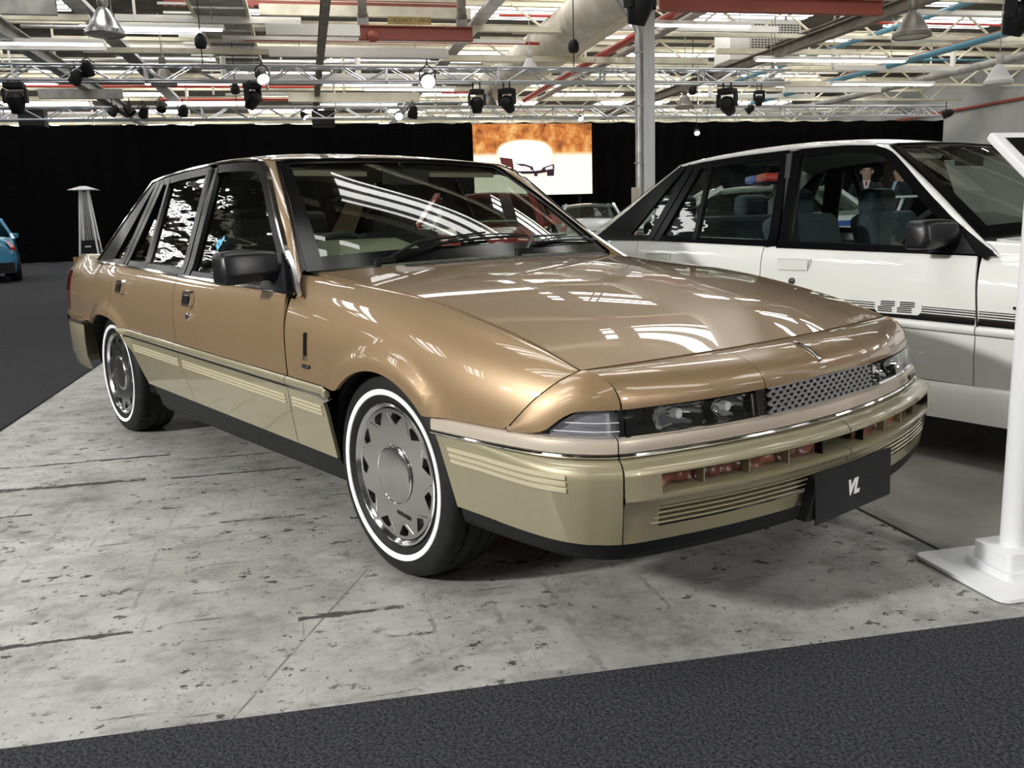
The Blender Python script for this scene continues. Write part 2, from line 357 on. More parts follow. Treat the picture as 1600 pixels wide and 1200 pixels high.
# ------------------------------------------------------------------ roof
deck_m = noise_tint(principled('dark_roof_lining', (.10, .09, .075), rough=.9), 2.0, (.055, .05, .042), (.11, .10, .085))
cream_m = noise_tint(principled('cream_painted_steel', (.6, .55, .42), rough=.55), 2.5, (.66, .61, .47), (.82, .77, .62))
roof_ = MB(); p = H(3.8, 25.5, 7.45); c, s_ = math.cos(HALL_ROT), math.sin(HALL_ROT); roof_.box(p, (52, 78, .1), [[c, -s_, 0], [s_, c, 0], [0, 0, 1]])
struct(roof_.build('ceiling', deck_m), 'dark roof lining of the factory hall')
ceiling = struct(empty('roof_frame'), 'cream steelwork, pipes and glazing under the factory roof')
sky_m = emission('roof_glazing_daylight', (1.0, .99, .96), 6.4)
n, l = nodes_of(sky_m); r_, _ = hall_map(n, l, (1, 1, 1)); sp_ = n.new('ShaderNodeSeparateXYZ'); l.new(r_.outputs[0], sp_.inputs[0])     # glazing bars across each roof light
bars = math_node(n, l, 'GREATER_THAN', math_node(n, l, 'FRACT', math_node(n, l, 'ADD', math_node(n, l, 'MULTIPLY', sp_.outputs[1], 1.9), .2)), .38)
l.new(math_node(n, l, 'ADD', math_node(n, l, 'MULTIPLY', bars, 10.0), .5), n['Emission'].inputs['Strength'])
def ibeam(a0, b0, a1, b1, z, w_, h, t, mat, name, parent=None):
    p, q = H(a0, b0, z), H(a1, b1, z); m = MB()
    m.bar(p+(0, 0, h/2-t/2), q+(0, 0, h/2-t/2), w_, t); m.bar(p-(0, 0, h/2-t/2), q-(0, 0, h/2-t/2), w_, t); m.bar(p, q, t, h-2*t); return m.build(name, mat, parent)
rng = random.Random(3)
pan = MB(); pan.box((0, 0, 0), (4.0, 1.45, .04), [[c, -s_, 0], [s_, c, 0], [0, 0, 1]]); pan0 = None
bays = lin(-12.0, 60.0, 25)
for i, b in enumerate(bays):
    ibeam(-21.8, b, 29.4, b, 6.62, .15, .17, .02, cream_m, 'purlin', ceiling)
    if True:
        for k in range(7):
            a = -19.5+7.6*k+(3.8 if i % 2 else 0)
            if a > 27 or (b < 14 and (k+i//2) % 2): continue
            if pan0 is None: o = pan0 = pan.build('roof_light', sky_m, ceiling)
            else: o = pan0.copy(); COL.objects.link(o)
            o.location = H(a, b+1.5, 7.36)
# secondary rails and conduits across the hall between the purlins
white_m = principled('white_painted_steel', (.86, .85, .80), rough=.45); red_m = principled('red_oxide_steel', (.30, .07, .045), rough=.5); redpipe_m = principled('red_pipe_paint', (.50, .045, .03), rough=.4)
blue_m = principled('blue_pipe_paint', (.10, .28, .38), rough=.4); brown_m = noise_tint(principled('brown_grey_steel', (.16, .13, .10), rough=.5), 3, (.11, .09, .075), (.21, .175, .14)); greysteel_m = noise_tint(principled('grey_steel', (.3, .29, .27), rough=.45), 3, (.24, .235, .22), (.38, .37, .34))
orange_m = principled('orange_pipe_paint', (.42, .13, .03), rough=.45); galv_m = noise_tint(principled('galvanised_sheet', (.5, .5, .5), rough=.35, metal=.6), 3, (.42, .42, .42), (.6, .6, .6))
for i in range(30):
    b = rng.uniform(17, 56); a = rng.uniform(-18, 22); L = rng.uniform(3, 11); z = rng.uniform(5.7, 6.35)
    m = MB(); m.bar(H(a, b, z), H(a+L, b, z), .11, .09); m.build('cross_rail', white_m if i % 3 else cream_m, ceiling)
for i in range(14):
    b = rng.uniform(20, 50); a = rng.uniform(-16, 18); L = rng.uniform(4, 12); z = rng.uniform(5.9, 6.3)
    m = MB(); m.tube([H(a, b, z), H(a+L, b, z)], .045, 8); m.build('conduit', redpipe_m if i % 2 else galv_m, ceiling, True)
for i in range(9):                                             # lattice girders over the right half
    b = 19+4.2*i; m = MB(); a0, a1 = 5.5, 29; z0, z1 = 5.75, 6.4
    m.bar(H(a0, b, z0), H(a1, b, z0), .09, .09); m.bar(H(a0, b, z1), H(a1, b, z1), .09, .09); k = 0; a = a0
    while a < a1-.9:
        m.bar(H(a, b, z0 if k % 2 else z1), H(a+.95, b, z1 if k % 2 else z0), .05, .05); a += .95; k += 1
    m.build('lattice_girder', cream_m, ceiling)
for i in range(34):                                            # short hangers
    b = rng.uniform(17, 50); a = rng.uniform(-16, 26); z = rng.uniform(5.5, 5.9); m = MB(); m.bar(H(a, b, z), H(a, b, 7.3), .05, .05, (1, 0, 0)); m.build('hanger', cream_m if i % 4 else white_m, ceiling)
# runs down the hall
def run(name, p0, p1, z, w_, h, mat, kind='bar', ext=14):
    P0, P1 = at_z(*p0, z), at_z(*p1, z); a = hab(P0)[0]; a = .5*(a+hab(P1)[0]); b0 = hab(P0)[1]-ext; b1 = hab(P1)[1]+6; b1 = min(b1, 60)
    if kind == 'i': return ibeam(a, max(b0, -12), a, b1, z, w_, h, .03, mat, name, ceiling)
    m = MB()
    if kind == 'tube': m.tube([H(a, max(b0, -12), z), H(a, b1, z)], w_, 14); return m.build(name, mat, ceiling, True)
    m.bar(H(a, max(b0, -12), z), H(a, b1, z), w_, h); return m.build(name, mat, ceiling)
run('crane_beam', (0, 55), (195, 165), 5.3, .26, .34, greysteel_m, 'i')
for k in range(12):
    P0 = at_z(345, 20, 6.1); a, b = hab(P0); b += (k-5)*1.25
    m = MB(); p = H(a, b, 6.1); m.box(p, (1.15, 1.05, .05), [[c, -s_, 0], [s_, c, 0], [0, 0, 1]]); m.build('walkway_panel', greysteel_m, ceiling)
for d in (-.62, .62):
    P0 = at_z(345, 20, 6.1); a, b = hab(P0); m = MB(); m.bar(H(a+d, b-8, 6.12), H(a+d, b+12, 6.12), .07, .16); m.build('walkway_rail', cream_m, ceiling)
for k in range(16):
    P0 = at_z(290, 20, 6.1); a, b = hab(P0); b += (k-5)*.9; m = MB(); m.bar(H(a-.5, b, 6.1), H(a+.45, b, 6.1), .06, .05); m.build('ladder_rung', white_m, ceiling)
run('rail_beam', (490, 0), (503, 165), 5.2, .16, .24, brown_m, 'i')
run('air_duct', (905, 0), (850, 95), 6.0, .55, 0, noise_tint(principled('cream_duct', (.62, .57, .46), rough=.5), 2, (.55, .5, .4), (.7, .66, .55)), 'tube')
run('box_beam', (985, 0), (860, 105), 5.75, .42, .40, cream_m)
run('fire_main', (985, 50), (905, 115), 5.5, .10, 0, redpipe_m, 'tube', 5)
run('grey_pipe', (1045, 40), (925, 115), 5.5, .09, 0, greysteel_m, 'tube', 5)
run('crane_beam', (1350, 25), (1040, 150), 5.1, .20, .26, brown_m, 'i')
run('blue_pipe', (1600, 45), (1310, 124), 5.3, .09, 0, blue_m, 'tube')
run('orange_tray', (1570, 45), (1360, 112), 5.6, .22, .10, orange_m)
run('blue_pipe', (1400, 40), (1290, 82), 5.9, .07, 0, blue_m, 'tube')
run('rail_beam', (1395, 0), (1255, 62), 5.8, .16, .22, brown_m, 'i')
run('grey_pipe', (1085, 0), (1000, 55), 6.2, .09, 0, greysteel_m, 'tube')
run('cable_tray', (110, 0), (235, 115), 5.9, .40, .10, galv_m)
run('cable_tray', (735, 20), (640, 175), 5.9, .35, .08, galv_m)
run('grey_pipe', (1600, 80), (1420, 135), 5.4, .12, 0, greysteel_m, 'tube')

# larger members across the hall that can be picked out one by one: pixel span, height in the picture, thickness, depth
for (x0, x1, y, th, mt, b) in ((0, 88, 10, 20, greysteel_m, 21), (405, 735, 15, 15, cream_m, 23.2), (415, 562, 46, 15, white_m, 22), (420, 700, 81, 13, white_m, 24), (0, 165, 70, 13, white_m, 22.4), (60, 192, 147, 13, greysteel_m, 29), (450, 655, 152, 13, cream_m, 30),
        (735, 955, 45, 8, cream_m, 23), (690, 990, 91, 8, cream_m, 25), (955, 1215, 42, 9, white_m, 21.6), (930, 1105, 94, 9, cream_m, 24.5), (1120, 1335, 80, 8, cream_m, 24), (1395, 1640, 61, 10, white_m, 23.4), (1225, 1375, 140, 9, white_m, 28), (1190, 1340, 131, 8, cream_m, 27),
        (1110, 1272, 168, 9, white_m, 32), (180, 470, 28, 9, white_m, 23.6), (130, 420, 78, 7, cream_m, 25.5), (0, 140, 26, 8, cream_m, 21.8), (520, 740, 119, 7, white_m, 27)):
    p, q = at_b(x0, y, b), at_b(x1, y, b); q = np.array([q[0], q[1], p[2]]); h_ = th*b*1.0/FPX; m = MB(); m.bar(p, q, .14, h_); m.build('cross_beam', mt, ceiling)
for (x0, x1, y, mt, b) in ((780, 872, 24, redpipe_m, 24), (745, 890, 67, redpipe_m, 25), (650, 830, 106, redpipe_m, 27), (1110, 1190, 110, redpipe_m, 27), (1310, 1560, 92, blue_m, 26), (600, 672, 61, redpipe_m, 23), (690, 740, 145, redpipe_m, 30), (1300, 1600, 34, redpipe_m, 24)):
    p, q = at_b(x0, y, b), at_b(x1, y, b); m = MB(); m.tube([p, np.array([q[0], q[1], p[2]])], .035, 8); m.build('cross_pipe', mt, ceiling, True)
for (x0, x1, y, b) in ((1302, 1488, 106, 25), (1110, 1270, 150, 31), (350, 560, 120, 27)):          # hanging U frames
    p, q = at_b(x0, y, b), at_b(x1, y, b); q = np.array([q[0], q[1], p[2]]); m = MB(); m.bar(p, q, .12, .14); m.bar(p, p+(0, 0, .55), .12, .12, (1, 0, 0)); m.bar(q, q+(0, 0, .55), .12, .12, (1, 0, 0)); m.build('hanging_frame', white_m, ceiling)
# ------------------------------------------------------------------ the two saloons (same body shell)
_zz = [0, .20, .30, .42, .52, .60, .70, .78, .84, .86, 1.30, 1.40]
_yy = [.77, .805, .825, .845, .858, .858, .852, .838, .815, .790, .605, .563]
_sg, _sv = smooth_table(_zz, _yy, 0, 1.4, .005, .022)
_pg, _pv = smooth_table([-3.9, -3.6, -3.1, -2.6, 0, .35, .6, .75, .9], [.13, .065, .025, 0, 0, .012, .05, .11, .19], -3.9, .9, .02, .07)
AR, AZ = .328, .294
RARCH = [(-2.06, .30), (-2.145, .39), (-2.219, .481), (-2.30, .553), (-2.40, .600), (-2.50, .618), (-2.60, .625), (-2.70, .622), (-2.80, .602), (-2.90, .55), (-2.97, .47), (-3.02, .33)]
def archR(x):
    if x > -2.06 or x < -3.02: return 0.
    return ip(x, [p[0] for p in RARCH], [p[1] for p in RARCH])
def archF(x): return AZ+math.sqrt(AR*AR-x*x) if abs(x) < AR else 0.
def flare(x, z):
    if z < .45: return 0.
    d1 = math.hypot(x, z-AZ)-AR
    d2 = math.hypot((x+2.60)*.86, z-.27)-.352
    d = min(abs(d1), abs(d2)) if (-.6 < x < .6 or -3.2 < x < -2) else 1
    return .016*(1-sstep((d-.03)/.045))*sstep((z-.45)/.08)
def S(x, z): return float(np.interp(z, _sg, _sv))-float(np.interp(x, _pg, _pv))+flare(x, z)
_zbg, _zbv = smooth_table([-.9, -.62, -.512, -.039, .158, .335, .516, .672, .80], [.90, .879, .867, .829, .804, .77, .73, .68, .635], -.9, .8, .01, .06)
def zb(x): return float(np.interp(x, _zbg, _zbv))
def belt(x): return ip(x, [-2.97, -2.545, -1.603, -.596, -.40], [.875, .868, .838, .811, .806])
def shut1(z): return ip(z, [.2, .30, .418, .536, .817, .90], [-.585, -.58, -.576, -.567, -.598, -.607])
def shut2(z): return ip(z, [.2, .28, .338, .43, .523, .70, .853, .9], [-1.43, -1.475, -1.509, -1.56, -1.598, -1.628, -1.643, -1.645])
def shut3(z): return ip(z, [.5, .62, .70, .794, .877], [-2.53, -2.52, -2.505, -2.51, -2.55])
def dark(x): return .508+.021*(-x-.28)          # lower edge of the waist moulding
def mtop(x): return dark(x)+.031
def fshut(x): return ip(x, [.527, .60, .64, .68], [.530, .612, .650, .680])   # fender end to nose corner
def ftop(x): return zb(x)
def fy(x, z):
    t = zb(x); d = max(0., t-z); D = .22; e0 = S(x, t)-.706
    if d >= D: return S(x, z)
    return S(x, z)-e0*(1-math.sqrt(max(0., 1-(1-d/D)**2.2)))
DLO_F = [(-.512, .811), (-.746, .959), (-.90, 1.08), (-1.064, 1.218), (-1.125, 1.259), (-1.20, 1.286)]
DLO_T = [(-1.20, 1.286), (-1.354, 1.299), (-1.653, 1.303), (-1.988, 1.295), (-2.228, 1.283), (-2.39, 1.266)]
DLO_C = [(-2.39, 1.266), (-2.628, 1.104), (-2.969, .875)]
def dlo_top(x): return ip(x, [p[0] for p in DLO_F+DLO_T[1:]+DLO_C[1:]], [p[1] for p in DLO_F+DLO_T[1:]+DLO_C[1:]])
def dlo_fx(z): return ip(z, [p[1] for p in DLO_F], [p[0] for p in DLO_F])
class Plan:
    def __init__(s, pts):
        s.p = np.array(catmull(pts, 10)); d = np.linalg.norm(np.diff(s.p, axis=0), axis=1); s.l = np.concatenate([[0], np.cumsum(d)]); s.L = s.l[-1]
        t = np.gradient(s.p, axis=0); t /= np.linalg.norm(t, axis=1, keepdims=True); s.n = np.stack([t[:, 1], -t[:, 0]], 1)
    def at(s, q, off=0.):
        x = np.interp(q, s.l, s.p[:, 0])+off*np.interp(q, s.l, s.n[:, 0]); y = np.interp(q, s.l, s.p[:, 1])+off*np.interp(q, s.l, s.n[:, 1]); return x, y
    def by_y(s, y): return float(np.interp(y, s.p[:, 1], s.l))
    def by_x(s, x): return float(np.interp(-x, -s.p[:, 0], s.l))
STRIP = Plan([(.915, 0), (.91, .12), (.898, .254), (.864, .45), (.812, .64), (.787, .70), (.747, .745), (.685, .785), (.60, .812), (.442, .836), (.255, .853)])
LIGHT = Plan([(.885, 0), (.882, .12), (.877, .254), (.846, .45), (.797, .62), (.775, .675), (.742, .722), (.70, .752), (.66, .776), (.625, .796), (.527, .820)])
REARB = Plan([(-3.74, 0), (-3.735, .2), (-3.71, .5), (-3.66, .68), (-3.60, .745), (-3.5, .79), (-3.35, .822), (-3.15, .838), (-2.99, .842)])
REARB.n = -REARB.n if REARB.n[0][0] > 0 else REARB.n

def ribbon(name, path, w, off, s, mat, parent, depth=.006, dense=.04):
    """a strip of width w lying on the car's side along a path of (x, z)"""
    P = [np.array(path[0], float)]
    for a, b in zip(path[:-1], path[1:]):
        a = np.array(a, float); b = np.array(b, float); n = max(1, int(np.linalg.norm(b-a)/dense))
        for k in range(1, n+1): P.append(a+(b-a)*k/n)
    v = []; f = []
    for i, p in enumerate(P):
        t = P[min(i+1, len(P)-1)]-P[max(i-1, 0)]; t = t/np.linalg.norm(t); nn = np.array([-t[1], t[0]])
        for (k, o) in ((-.5, off-depth), (-.42, off), (.42, off), (.5, off-depth)):
            q = p+nn*w*k; v.append((q[0], s*(S(q[0], q[1])+o), q[1]))
    for i in range(len(P)-1):
        for k in range(3):
            q = (i*4+k, i*4+k+1, i*4+k+5, i*4+k+4); f.append(q)
    e = (len(P)-1)*4
    f += [(0, 1, 2, 3), (e, e+1, e+2, e+3)]
    return mobj(name, v, f, mat, parent, True, 30)
def side_panel(name, xs_of, zlo, zhi, s, mat, parent, us, vs, off=0., lip=.012, yfun=None):
    """panel of the car's side: u runs along the car, v from low to high; xs_of(z) -> (x0, x1)"""
    yf = yfun or S
    def fn(u, v):
        z = .6
        for _ in range(6):
            x0, x1 = xs_of(z); x = x0+(x1-x0)*u; z = zlo(x)+(zhi(x)-zlo(x))*v
        return (x, s*(yf(x, z)+off), z)
    return grid(name, fn, us, vs, mat, parent, out=(0, s, 0), lip=lip)
def sweep(name, plan, q0, q1, prof, s, mat, parent, n=40, kf=None, smooth=True):
    qs = lin(q0, q1, n); pr = prof
    def fn(u, v):
        o, z = pr[v]; x, y = plan.at(u, 0); k = kf(x, z) if kf else 1.
        x, y = plan.at(u, o*k); return (x, s*y, z)
    g = grid(name, fn, qs, list(range(len(pr))), mat, parent, out=None, lip=0, smooth=smooth)
    g.data.set_sharp_from_angle(angle=math.radians(38))
    return g
def fix_normals(o, center):
    """flip faces so that they look away from a point"""
    me = o.data; c = Vector(center); n = sum(1 if (p.center-c).dot(p.normal) > 0 else -1 for p in me.polygons)
    if n < 0: me.flip_normals()

def make_wheel(car, loc, s, M, lettering):
    """wheel with its outer face on side s; local y is the axle"""
    wroot = empty('wheel'); wroot.parent = car; wroot.location = loc
    if s > 0: wroot.rotation_euler = (0, 0, math.pi)
    n = 120
    prof = [(.212, .085), (.225, .100), (.258, .106), (.288, .098), (.304, .084), (.3085, .070), (.3085, .052), (.302, .050), (.302, .044), (.310, .042), (.310, .016), (.303, .014), (.303, -.014), (.310, -.016), (.310, -.042),
            (.302, -.044), (.302, -.050), (.3085, -.052), (.3085, -.070), (.304, -.084), (.296, -.093), (.288, -.098), (.272, -.1035), (.258, -.106), (.240, -.1045), (.225, -.100), (.212, -.085)]
    v = []; f = []
    for i, (r, h) in enumerate(prof):
        for k in range(n):
            a = 2*math.pi*k/n; rr = r
            if r > .3075 and r < .3095 and k % 3 == 0: rr = r-.006
            v.append((rr*math.cos(a), h, rr*math.sin(a)))
    for i in range(len(prof)-1):
        for k in range(n): f.append((i*n+k, i*n+(k+1) % n, (i+1)*n+(k+1) % n, (i+1)*n+k))
    t = mobj('tyre', v, f, M['tyre'], wroot, True, 40); fix_normals(t, (0, 0, 0))
    if M.get('whitewall'):
        MB().lathe([(.2365, -.103), (.238, -.1062), (.246, -.1070), (.2535, -.1076), (.255, -.105)], 96, 'y').build('whitewall', M['whitewall'], wroot, True)
    MB().lathe([(.194, -.02), (.1935, -.080), (.196, -.0855), (.200, -.088), (.204, -.095), (.208, -.0985), (.2125, -.0965), (.214, -.088), (.213, -.05), (.212, .085), (.19, .085)], 96, 'y').build('rim', M['rim'], wroot, True, 45)
    # wheel face with real vents
    nv = 11; wsec = 2*math.pi/nv; R0 = .1955
    def pt(a, r): return Vector((r*math.cos(a), r*math.sin(a), 0))
    outer = [pt(2*math.pi*k/72, R0) for k in range(72)]
    holes = []
    for i in range(nv):
        a = i*wsec+.1
        holes.append([pt(a+.10*wsec, .184), pt(a+.32*wsec, .186), pt(a+.56*wsec, .184), pt(a+.66*wsec, .170), pt(a+.40*wsec, .150)][::-1])
    from mathutils.geometry import tessellate_polygon
    polys = [outer]+holes; tris = tessellate_polygon(polys); flat = [p for q in polys for p in q]
    def hgt(r): return -.0878
    v = [(p.x, hgt(p.length), p.y) for p in flat]; f = [tuple(t) for t in tris]
    k0 = 72
    for h in holes:
        n_ = len(h); b = len(v)
        v += [(p.x, hgt(p.length), p.y) for p in h]+[(p.x*.99, -.055, p.y*.99) for p in h]
        f += [(b+i, b+(i+1) % n_, b+n_+(i+1) % n_, b+n_+i) for i in range(n_)]
    fc = mobj('wheel_face', v, f, M['face'], wroot)
    MB().lathe([(.0, -.056), (.194, -.056)], 48, 'y').build('brake_cover', M['black'], wroot)
    MB().lathe([(.0, -.0985), (.070, -.0975), (.082, -.0955), (.0855, -.0915), (.0855, -.085)], 48, 'y').build('hub_cap', M['face'], wroot, True, 30)
    MB().tube([(.0875*math.cos(2*math.pi*k/48), -.0916, .0875*math.sin(2*math.pi*k/48)) for k in range(48)], .0016, 6, closed=True).build('hub_ring', M['chrome'], wroot, True)
    for i in range(nv):
        a = i*wsec+.1+.86*wsec
        b = MB(); p0 = (.183*math.cos(a), -.0880, .183*math.sin(a)); p1 = (.150*math.cos(a-.16), -.0885, .150*math.sin(a-.16))
        b.tube([p0, p1], [.0020, .0006], 6); b.build('blade_edge', M['chrome'], wroot, True)
    if lettering:
        tx = text_mesh('lettering', 'HOLDEN', .0165, M['black'], wroot, bold=.0006, extrude=.0006, spacing=1.12)
        place(tx, (.036, -.0884, -.118), (1, 0, -.10), (.10, 0, 1))
    return wroot

def build_car(name, M, white=False):
    car = empty(name)
    P, L = M['upper'], M['lower']
    def sub(o, p): o.parent = p; return o
    gap = .0022
    for s in (-1, 1):
        # ---- front wing
        us = [-.565+gap+(.0)]+lin(-.54, -.25, 8)+[(-AR*math.cos(a)) for a in lin(.72, math.pi-.72, 26)]+lin(.28, .52, 7)+lin(.54, .672, 10)
        us = sorted(set(round(u, 4) for u in us)); us = [u for u in us if u >= -.565]
        vs = [t**1.7 for t in lin(0, 1, 22)]
        def wing(u, v):
            lo = max(mtop(u) if u < .25 else .531, archF(u))
            if u > .527: lo = fshut(u)+gap
            hi = zb(u)-.001
            z = hi-(hi-lo)*v
            x = u
            if u < -.45:                                       # follow the door shut line, run under the screen pillar
                x = u+(shut1(z)+gap*2+.565-.085*sstep((z-.815)/.045))*(1-(u+.565)/.115)
            return (x, s*(fy(x, z)-(.0015 if v == 0 else 0)), z)
        wg = grid('front_wing', wing, us, vs, P, car, out=(0, s, 0), lip=.014)
        # ---- doors and quarter
        vs = lin(0, 1, 16)
        fd = side_panel('front_door', lambda z: (shut2(z)+gap, shut1(z)-gap), mtop, lambda x: belt(x)+.006, s, P, car, lin(0, 1, 26), vs)
        rd_us = lin(0, 1, 30)
        def rdlo(x): return max(mtop(x), archR(x)) if x < -2.06 else mtop(x)
        rd = side_panel('rear_door', lambda z: (shut3(z)+gap, shut2(z)-gap), rdlo, lambda x: belt(x)+.006, s, P, car, rd_us, vs)
        def qtop(x):
            k = sstep((-2.80-x)/.2); return (belt(x)+.006)*(1-k)+.917*k
        def qy(x, z):
            k = sstep((-2.80-x)/.2); t = qtop(x); d = max(0., t-z); D = .17
            if k <= 0 or d >= D: return S(x, z)
            e0 = (S(x, t)-(.70-.05*sstep((-3.3-x)/.4)))*k; return S(x, z)-e0*(1-math.sqrt(max(0., 1-(1-d/D)**2.2)))
        def qlo(x): return max(archR(x), .565) if x > -3.02 else .565
        def qfn(u, v):
            hi = qtop(u)-.001; lo = qlo(u); z = hi-(hi-lo)*v
            x = u
            if u > -2.62: x = u+(shut3(z)-gap+2.512)*(1-(-2.512-u)/.108)
            return (x, s*qy(x, z), z)
        us = lin(-2.512, -3.02, 26)+lin(-3.06, -3.62, 16)
        qp = grid('quarter_panel', qfn, us, [t**1.7 for t in lin(0, 1, 20)], P, car, out=(0, s, 0), lip=.012)
        # ---- waist moulding, lower cladding and their ribs
        def arch_front_edge(z): return -.312-.010*sstep((z-.3)/.2)
        def rear_edge(z): return ip(z, [p[1] for p in RARCH[:5]], [p[0] for p in RARCH[:5]])
        clo = lambda x: .302+.016*(-x-.3)
        segs = ((wg, lambda z: (shut1(z)+gap, -.262 if z > .5 else arch_front_edge(z))), (fd, lambda z: (shut2(z)+gap, shut1(z)-gap)), (rd, lambda z: (rear_edge(z), shut2(z)-gap)))
        for part, xs in segs:
            vs3 = [0, .08, .25, .5, .75, .92, 1]
            def mfn(u, v, xs=xs):
                z = dark(-1)+.03*v
                for _ in range(4):
                    x0, x1 = xs(z); x = x0+(x1-x0)*u; z = dark(x)+.031*v
                return (x, s*(S(x, z)+.004+.011*math.sin(math.pi*min(1, max(0, .12+.76*v)))), z)
            if not white:
                m = grid('waist_moulding', mfn, lin(0, 1, 24), vs3, L, part, out=(0, s, 0), lip=.016)
                x0, x1 = xs(dark(-1)); ribbon('moulding_edge', [(x, dark(x)-.002) for x in lin(x0+.003, x1-.003, 20)], .008, .013, s, M['chrome_dark'], part)
            else:
                m = grid('waist_moulding', mfn, lin(0, 1, 24), vs3, P, part, out=(0, s, 0), lip=.016)
            def clhi(x): return dark(x)-.005
            cl = side_panel('cladding', xs, clo, clhi, s, L if not white else P, part, lin(0, 1, 26), lin(0, 1, 12), off=.004, lip=.012)
            if not white:
                x0, x1 = xs(.46)
                for k in range(3):
                    zz_ = lambda x, k=k: dark(x)-.040-.0125*k
                    ribbon('rib', [(x, zz_(x)) for x in lin(x0+.022, x1-.022, 16)], .0075, .008, s, M['rib'], part)
            else:
                x0, x1 = xs(.55)
                for w_, dz in ((.030, .048), (.005, .070), (.005, .080), (.004, .089)):
                    ribbon('side_stripe', [(x, mtop(x)+dz-.03) for x in lin(x0+.004, x1-.004, 20)], w_, .0012, s, M['black_gloss'], part, depth=.001)
        # ---- sill
        def sill(u, v):
            x = -2.06+(-.315+2.06)*u; z = .205+(clo(x)-.205)*v; return (x, s*(S(x, z)-.004-.03*(1-v)), z)
        grid('sill', sill, lin(0, 1, 20), lin(0, 1, 6), M['black'] if not white else P, car, out=(0, s, 0), lip=.05)
        if white:
            def skirt(u, v):
                x = -2.04+(-.33+2.04)*u; a = v*math.pi/2
                return (x, s*(S(x, .3)+.004+.035*math.sin(a)), .305-.14*(1-math.cos(a)) if v < .99 else .165)
            grid('side_skirt', skirt, lin(0, 1, 20), lin(0, 1, 8), P, car, out=(0, s, 0), lip=.03)
        # ---- wheel wells
        def wellF(u, v):
            a = math.radians(-8)+math.radians(196)*u; r = AR+.004; x = r*math.cos(a); z = AZ+r*math.sin(a)
            return (x, s*(.50+(S(x, z)-.025-.50)*v), z)
        grid('wheel_well', wellF, lin(0, 1, 24), [0, .5, 1], M['black'], car)
        pr = catmull(RARCH, 4)
        grid('wheel_well', lambda u, v: (pr[u][0], s*(.50+(S(*pr[u])-.02-.50)*v), pr[u][1]+.003), list(range(len(pr))), [0, .5, 1], M['black'], car)
        # ---- door furniture
        for part, hx, hz in ((fd, -1.441, .761), (rd, -2.335, .776)):
            y = S(hx, hz); b = MB()
            if white:
                b.box((hx, s*(y+.006), hz), (.165, .014, .044)); hd = b.build('door_handle', P, part)
                r_ = MB(); r_.box((hx, s*(y-.001), hz), (.185, .006, .060)); r_.build('handle_recess', M['white_shadow'], part)  # flat plate, shade of the recess painted in as greyer white
            else:
                r_ = MB(); r_.prism([(hx+.052*math.cos(a), hz-.006+.042*math.sin(a)) for a in lin(0, 2*math.pi*23/24, 24)], -.002, .0035, lambda p, d: (p[0], s*(S(p[0], p[1])+d), p[1])); r_.build('handle_recess', P, part, True)
                n8 = [(-.044, -.022), (-.036, -.030), (.036, -.030), (.044, -.022), (.044, .022), (.036, .030), (-.036, .030), (-.044, .022)]
                b.prism([(hx+p[0], hz+p[1]) for p in n8], .002, .018, lambda p, d: (p[0], s*(S(p[0], p[1])+d), p[1])); b.build('door_handle', M['chrome'], part)
                c_ = MB(); c_.prism([(hx+p[0]*.72, hz-.004+p[1]*.55) for p in n8], .018, .0205, lambda p, d: (p[0], s*(S(p[0], p[1])+d), p[1])); c_.build('handle_insert', M['black_gloss'], part)
        lx, lz = -1.440, .688
        lk = MB(); lk.lathe([(.0, .012), (.010, .012), (.0155, .008), (.0165, 0), (.0165, -.01)], 24, 'y', c=(0, 0, 0))
        lo_ = lk.build('door_lock', M['chrome'], fd, True, 40); lo_.location = (lx, s*S(lx, lz), lz)
        if s < 0: lo_.scale = (1, -1, 1)
        # ---- glasshouse: black frames, glass, bright edge
        K = M['frame']
        def inset(path, d):
            out = []
            for i, p in enumerate(path):
                t = np.array(path[min(i+1, len(path)-1)])-np.array(path[max(i-1, 0)]); t = t/np.linalg.norm(t); out.append((p[0]-t[1]*d, p[1]+t[0]*d))
            return out
        front_path = [(-.545, .832), (-.746, .959), (-.90, 1.08), (-1.064, 1.218), (-1.118, 1.257), (-1.145, 1.270), (-1.20, 1.286), (-1.354, 1.299), (-1.60, 1.303)]
        MB().prism([(-.525, .814), (-.70, .819), (-.70, .924)], -.012, .005, lambda p, d: (p[0], s*(S(p[0], p[1])+d), p[1])).build('frame_corner', K, fd)
        ribbon('window_frame', inset(front_path, .020), .042, .004, s, K, fd, depth=.02)
        ribbon('window_frame', [(-.575, .828), (-.64, .830), (-1.57, .853)], .034, .004, s, K, fd, depth=.02)
        ribbon('pillar_trim', [(-1.540, .845), (-1.613, 1.285)], .060, .007, s, K, fd, depth=.02)
        ribbon('pillar_trim', [(-1.604, .845), (-1.680, 1.288)], .060, .007, s, K, rd, depth=.02)
        rear_path = [(-1.68, 1.303), (-1.988, 1.295), (-2.228, 1.283), (-2.31, 1.275)]
        ribbon('window_frame', inset(rear_path, .020), .042, .004, s, K, rd, depth=.02)
        ribbon('window_frame', [(-1.60, .858), (-2.44, .885)], .034, .004, s, K, rd, depth=.02)
        ribbon('window_divider', [(-2.118, .875), (-2.160, 1.265)], .030, .006, s, K, rd, depth=.02)
        ribbon('window_frame', [(-2.400, .875), (-2.240, 1.265)], .055, .006, s, K, rd, depth=.02)
        ribbon('pillar_trim', [(-2.458, .878), (-2.300, 1.268)], .055, .006, s, K, qp, depth=.02)
        ribbon('window_frame', [(-2.45, .886), (-2.95, .889)], .034, .004, s, K, qp, depth=.02)
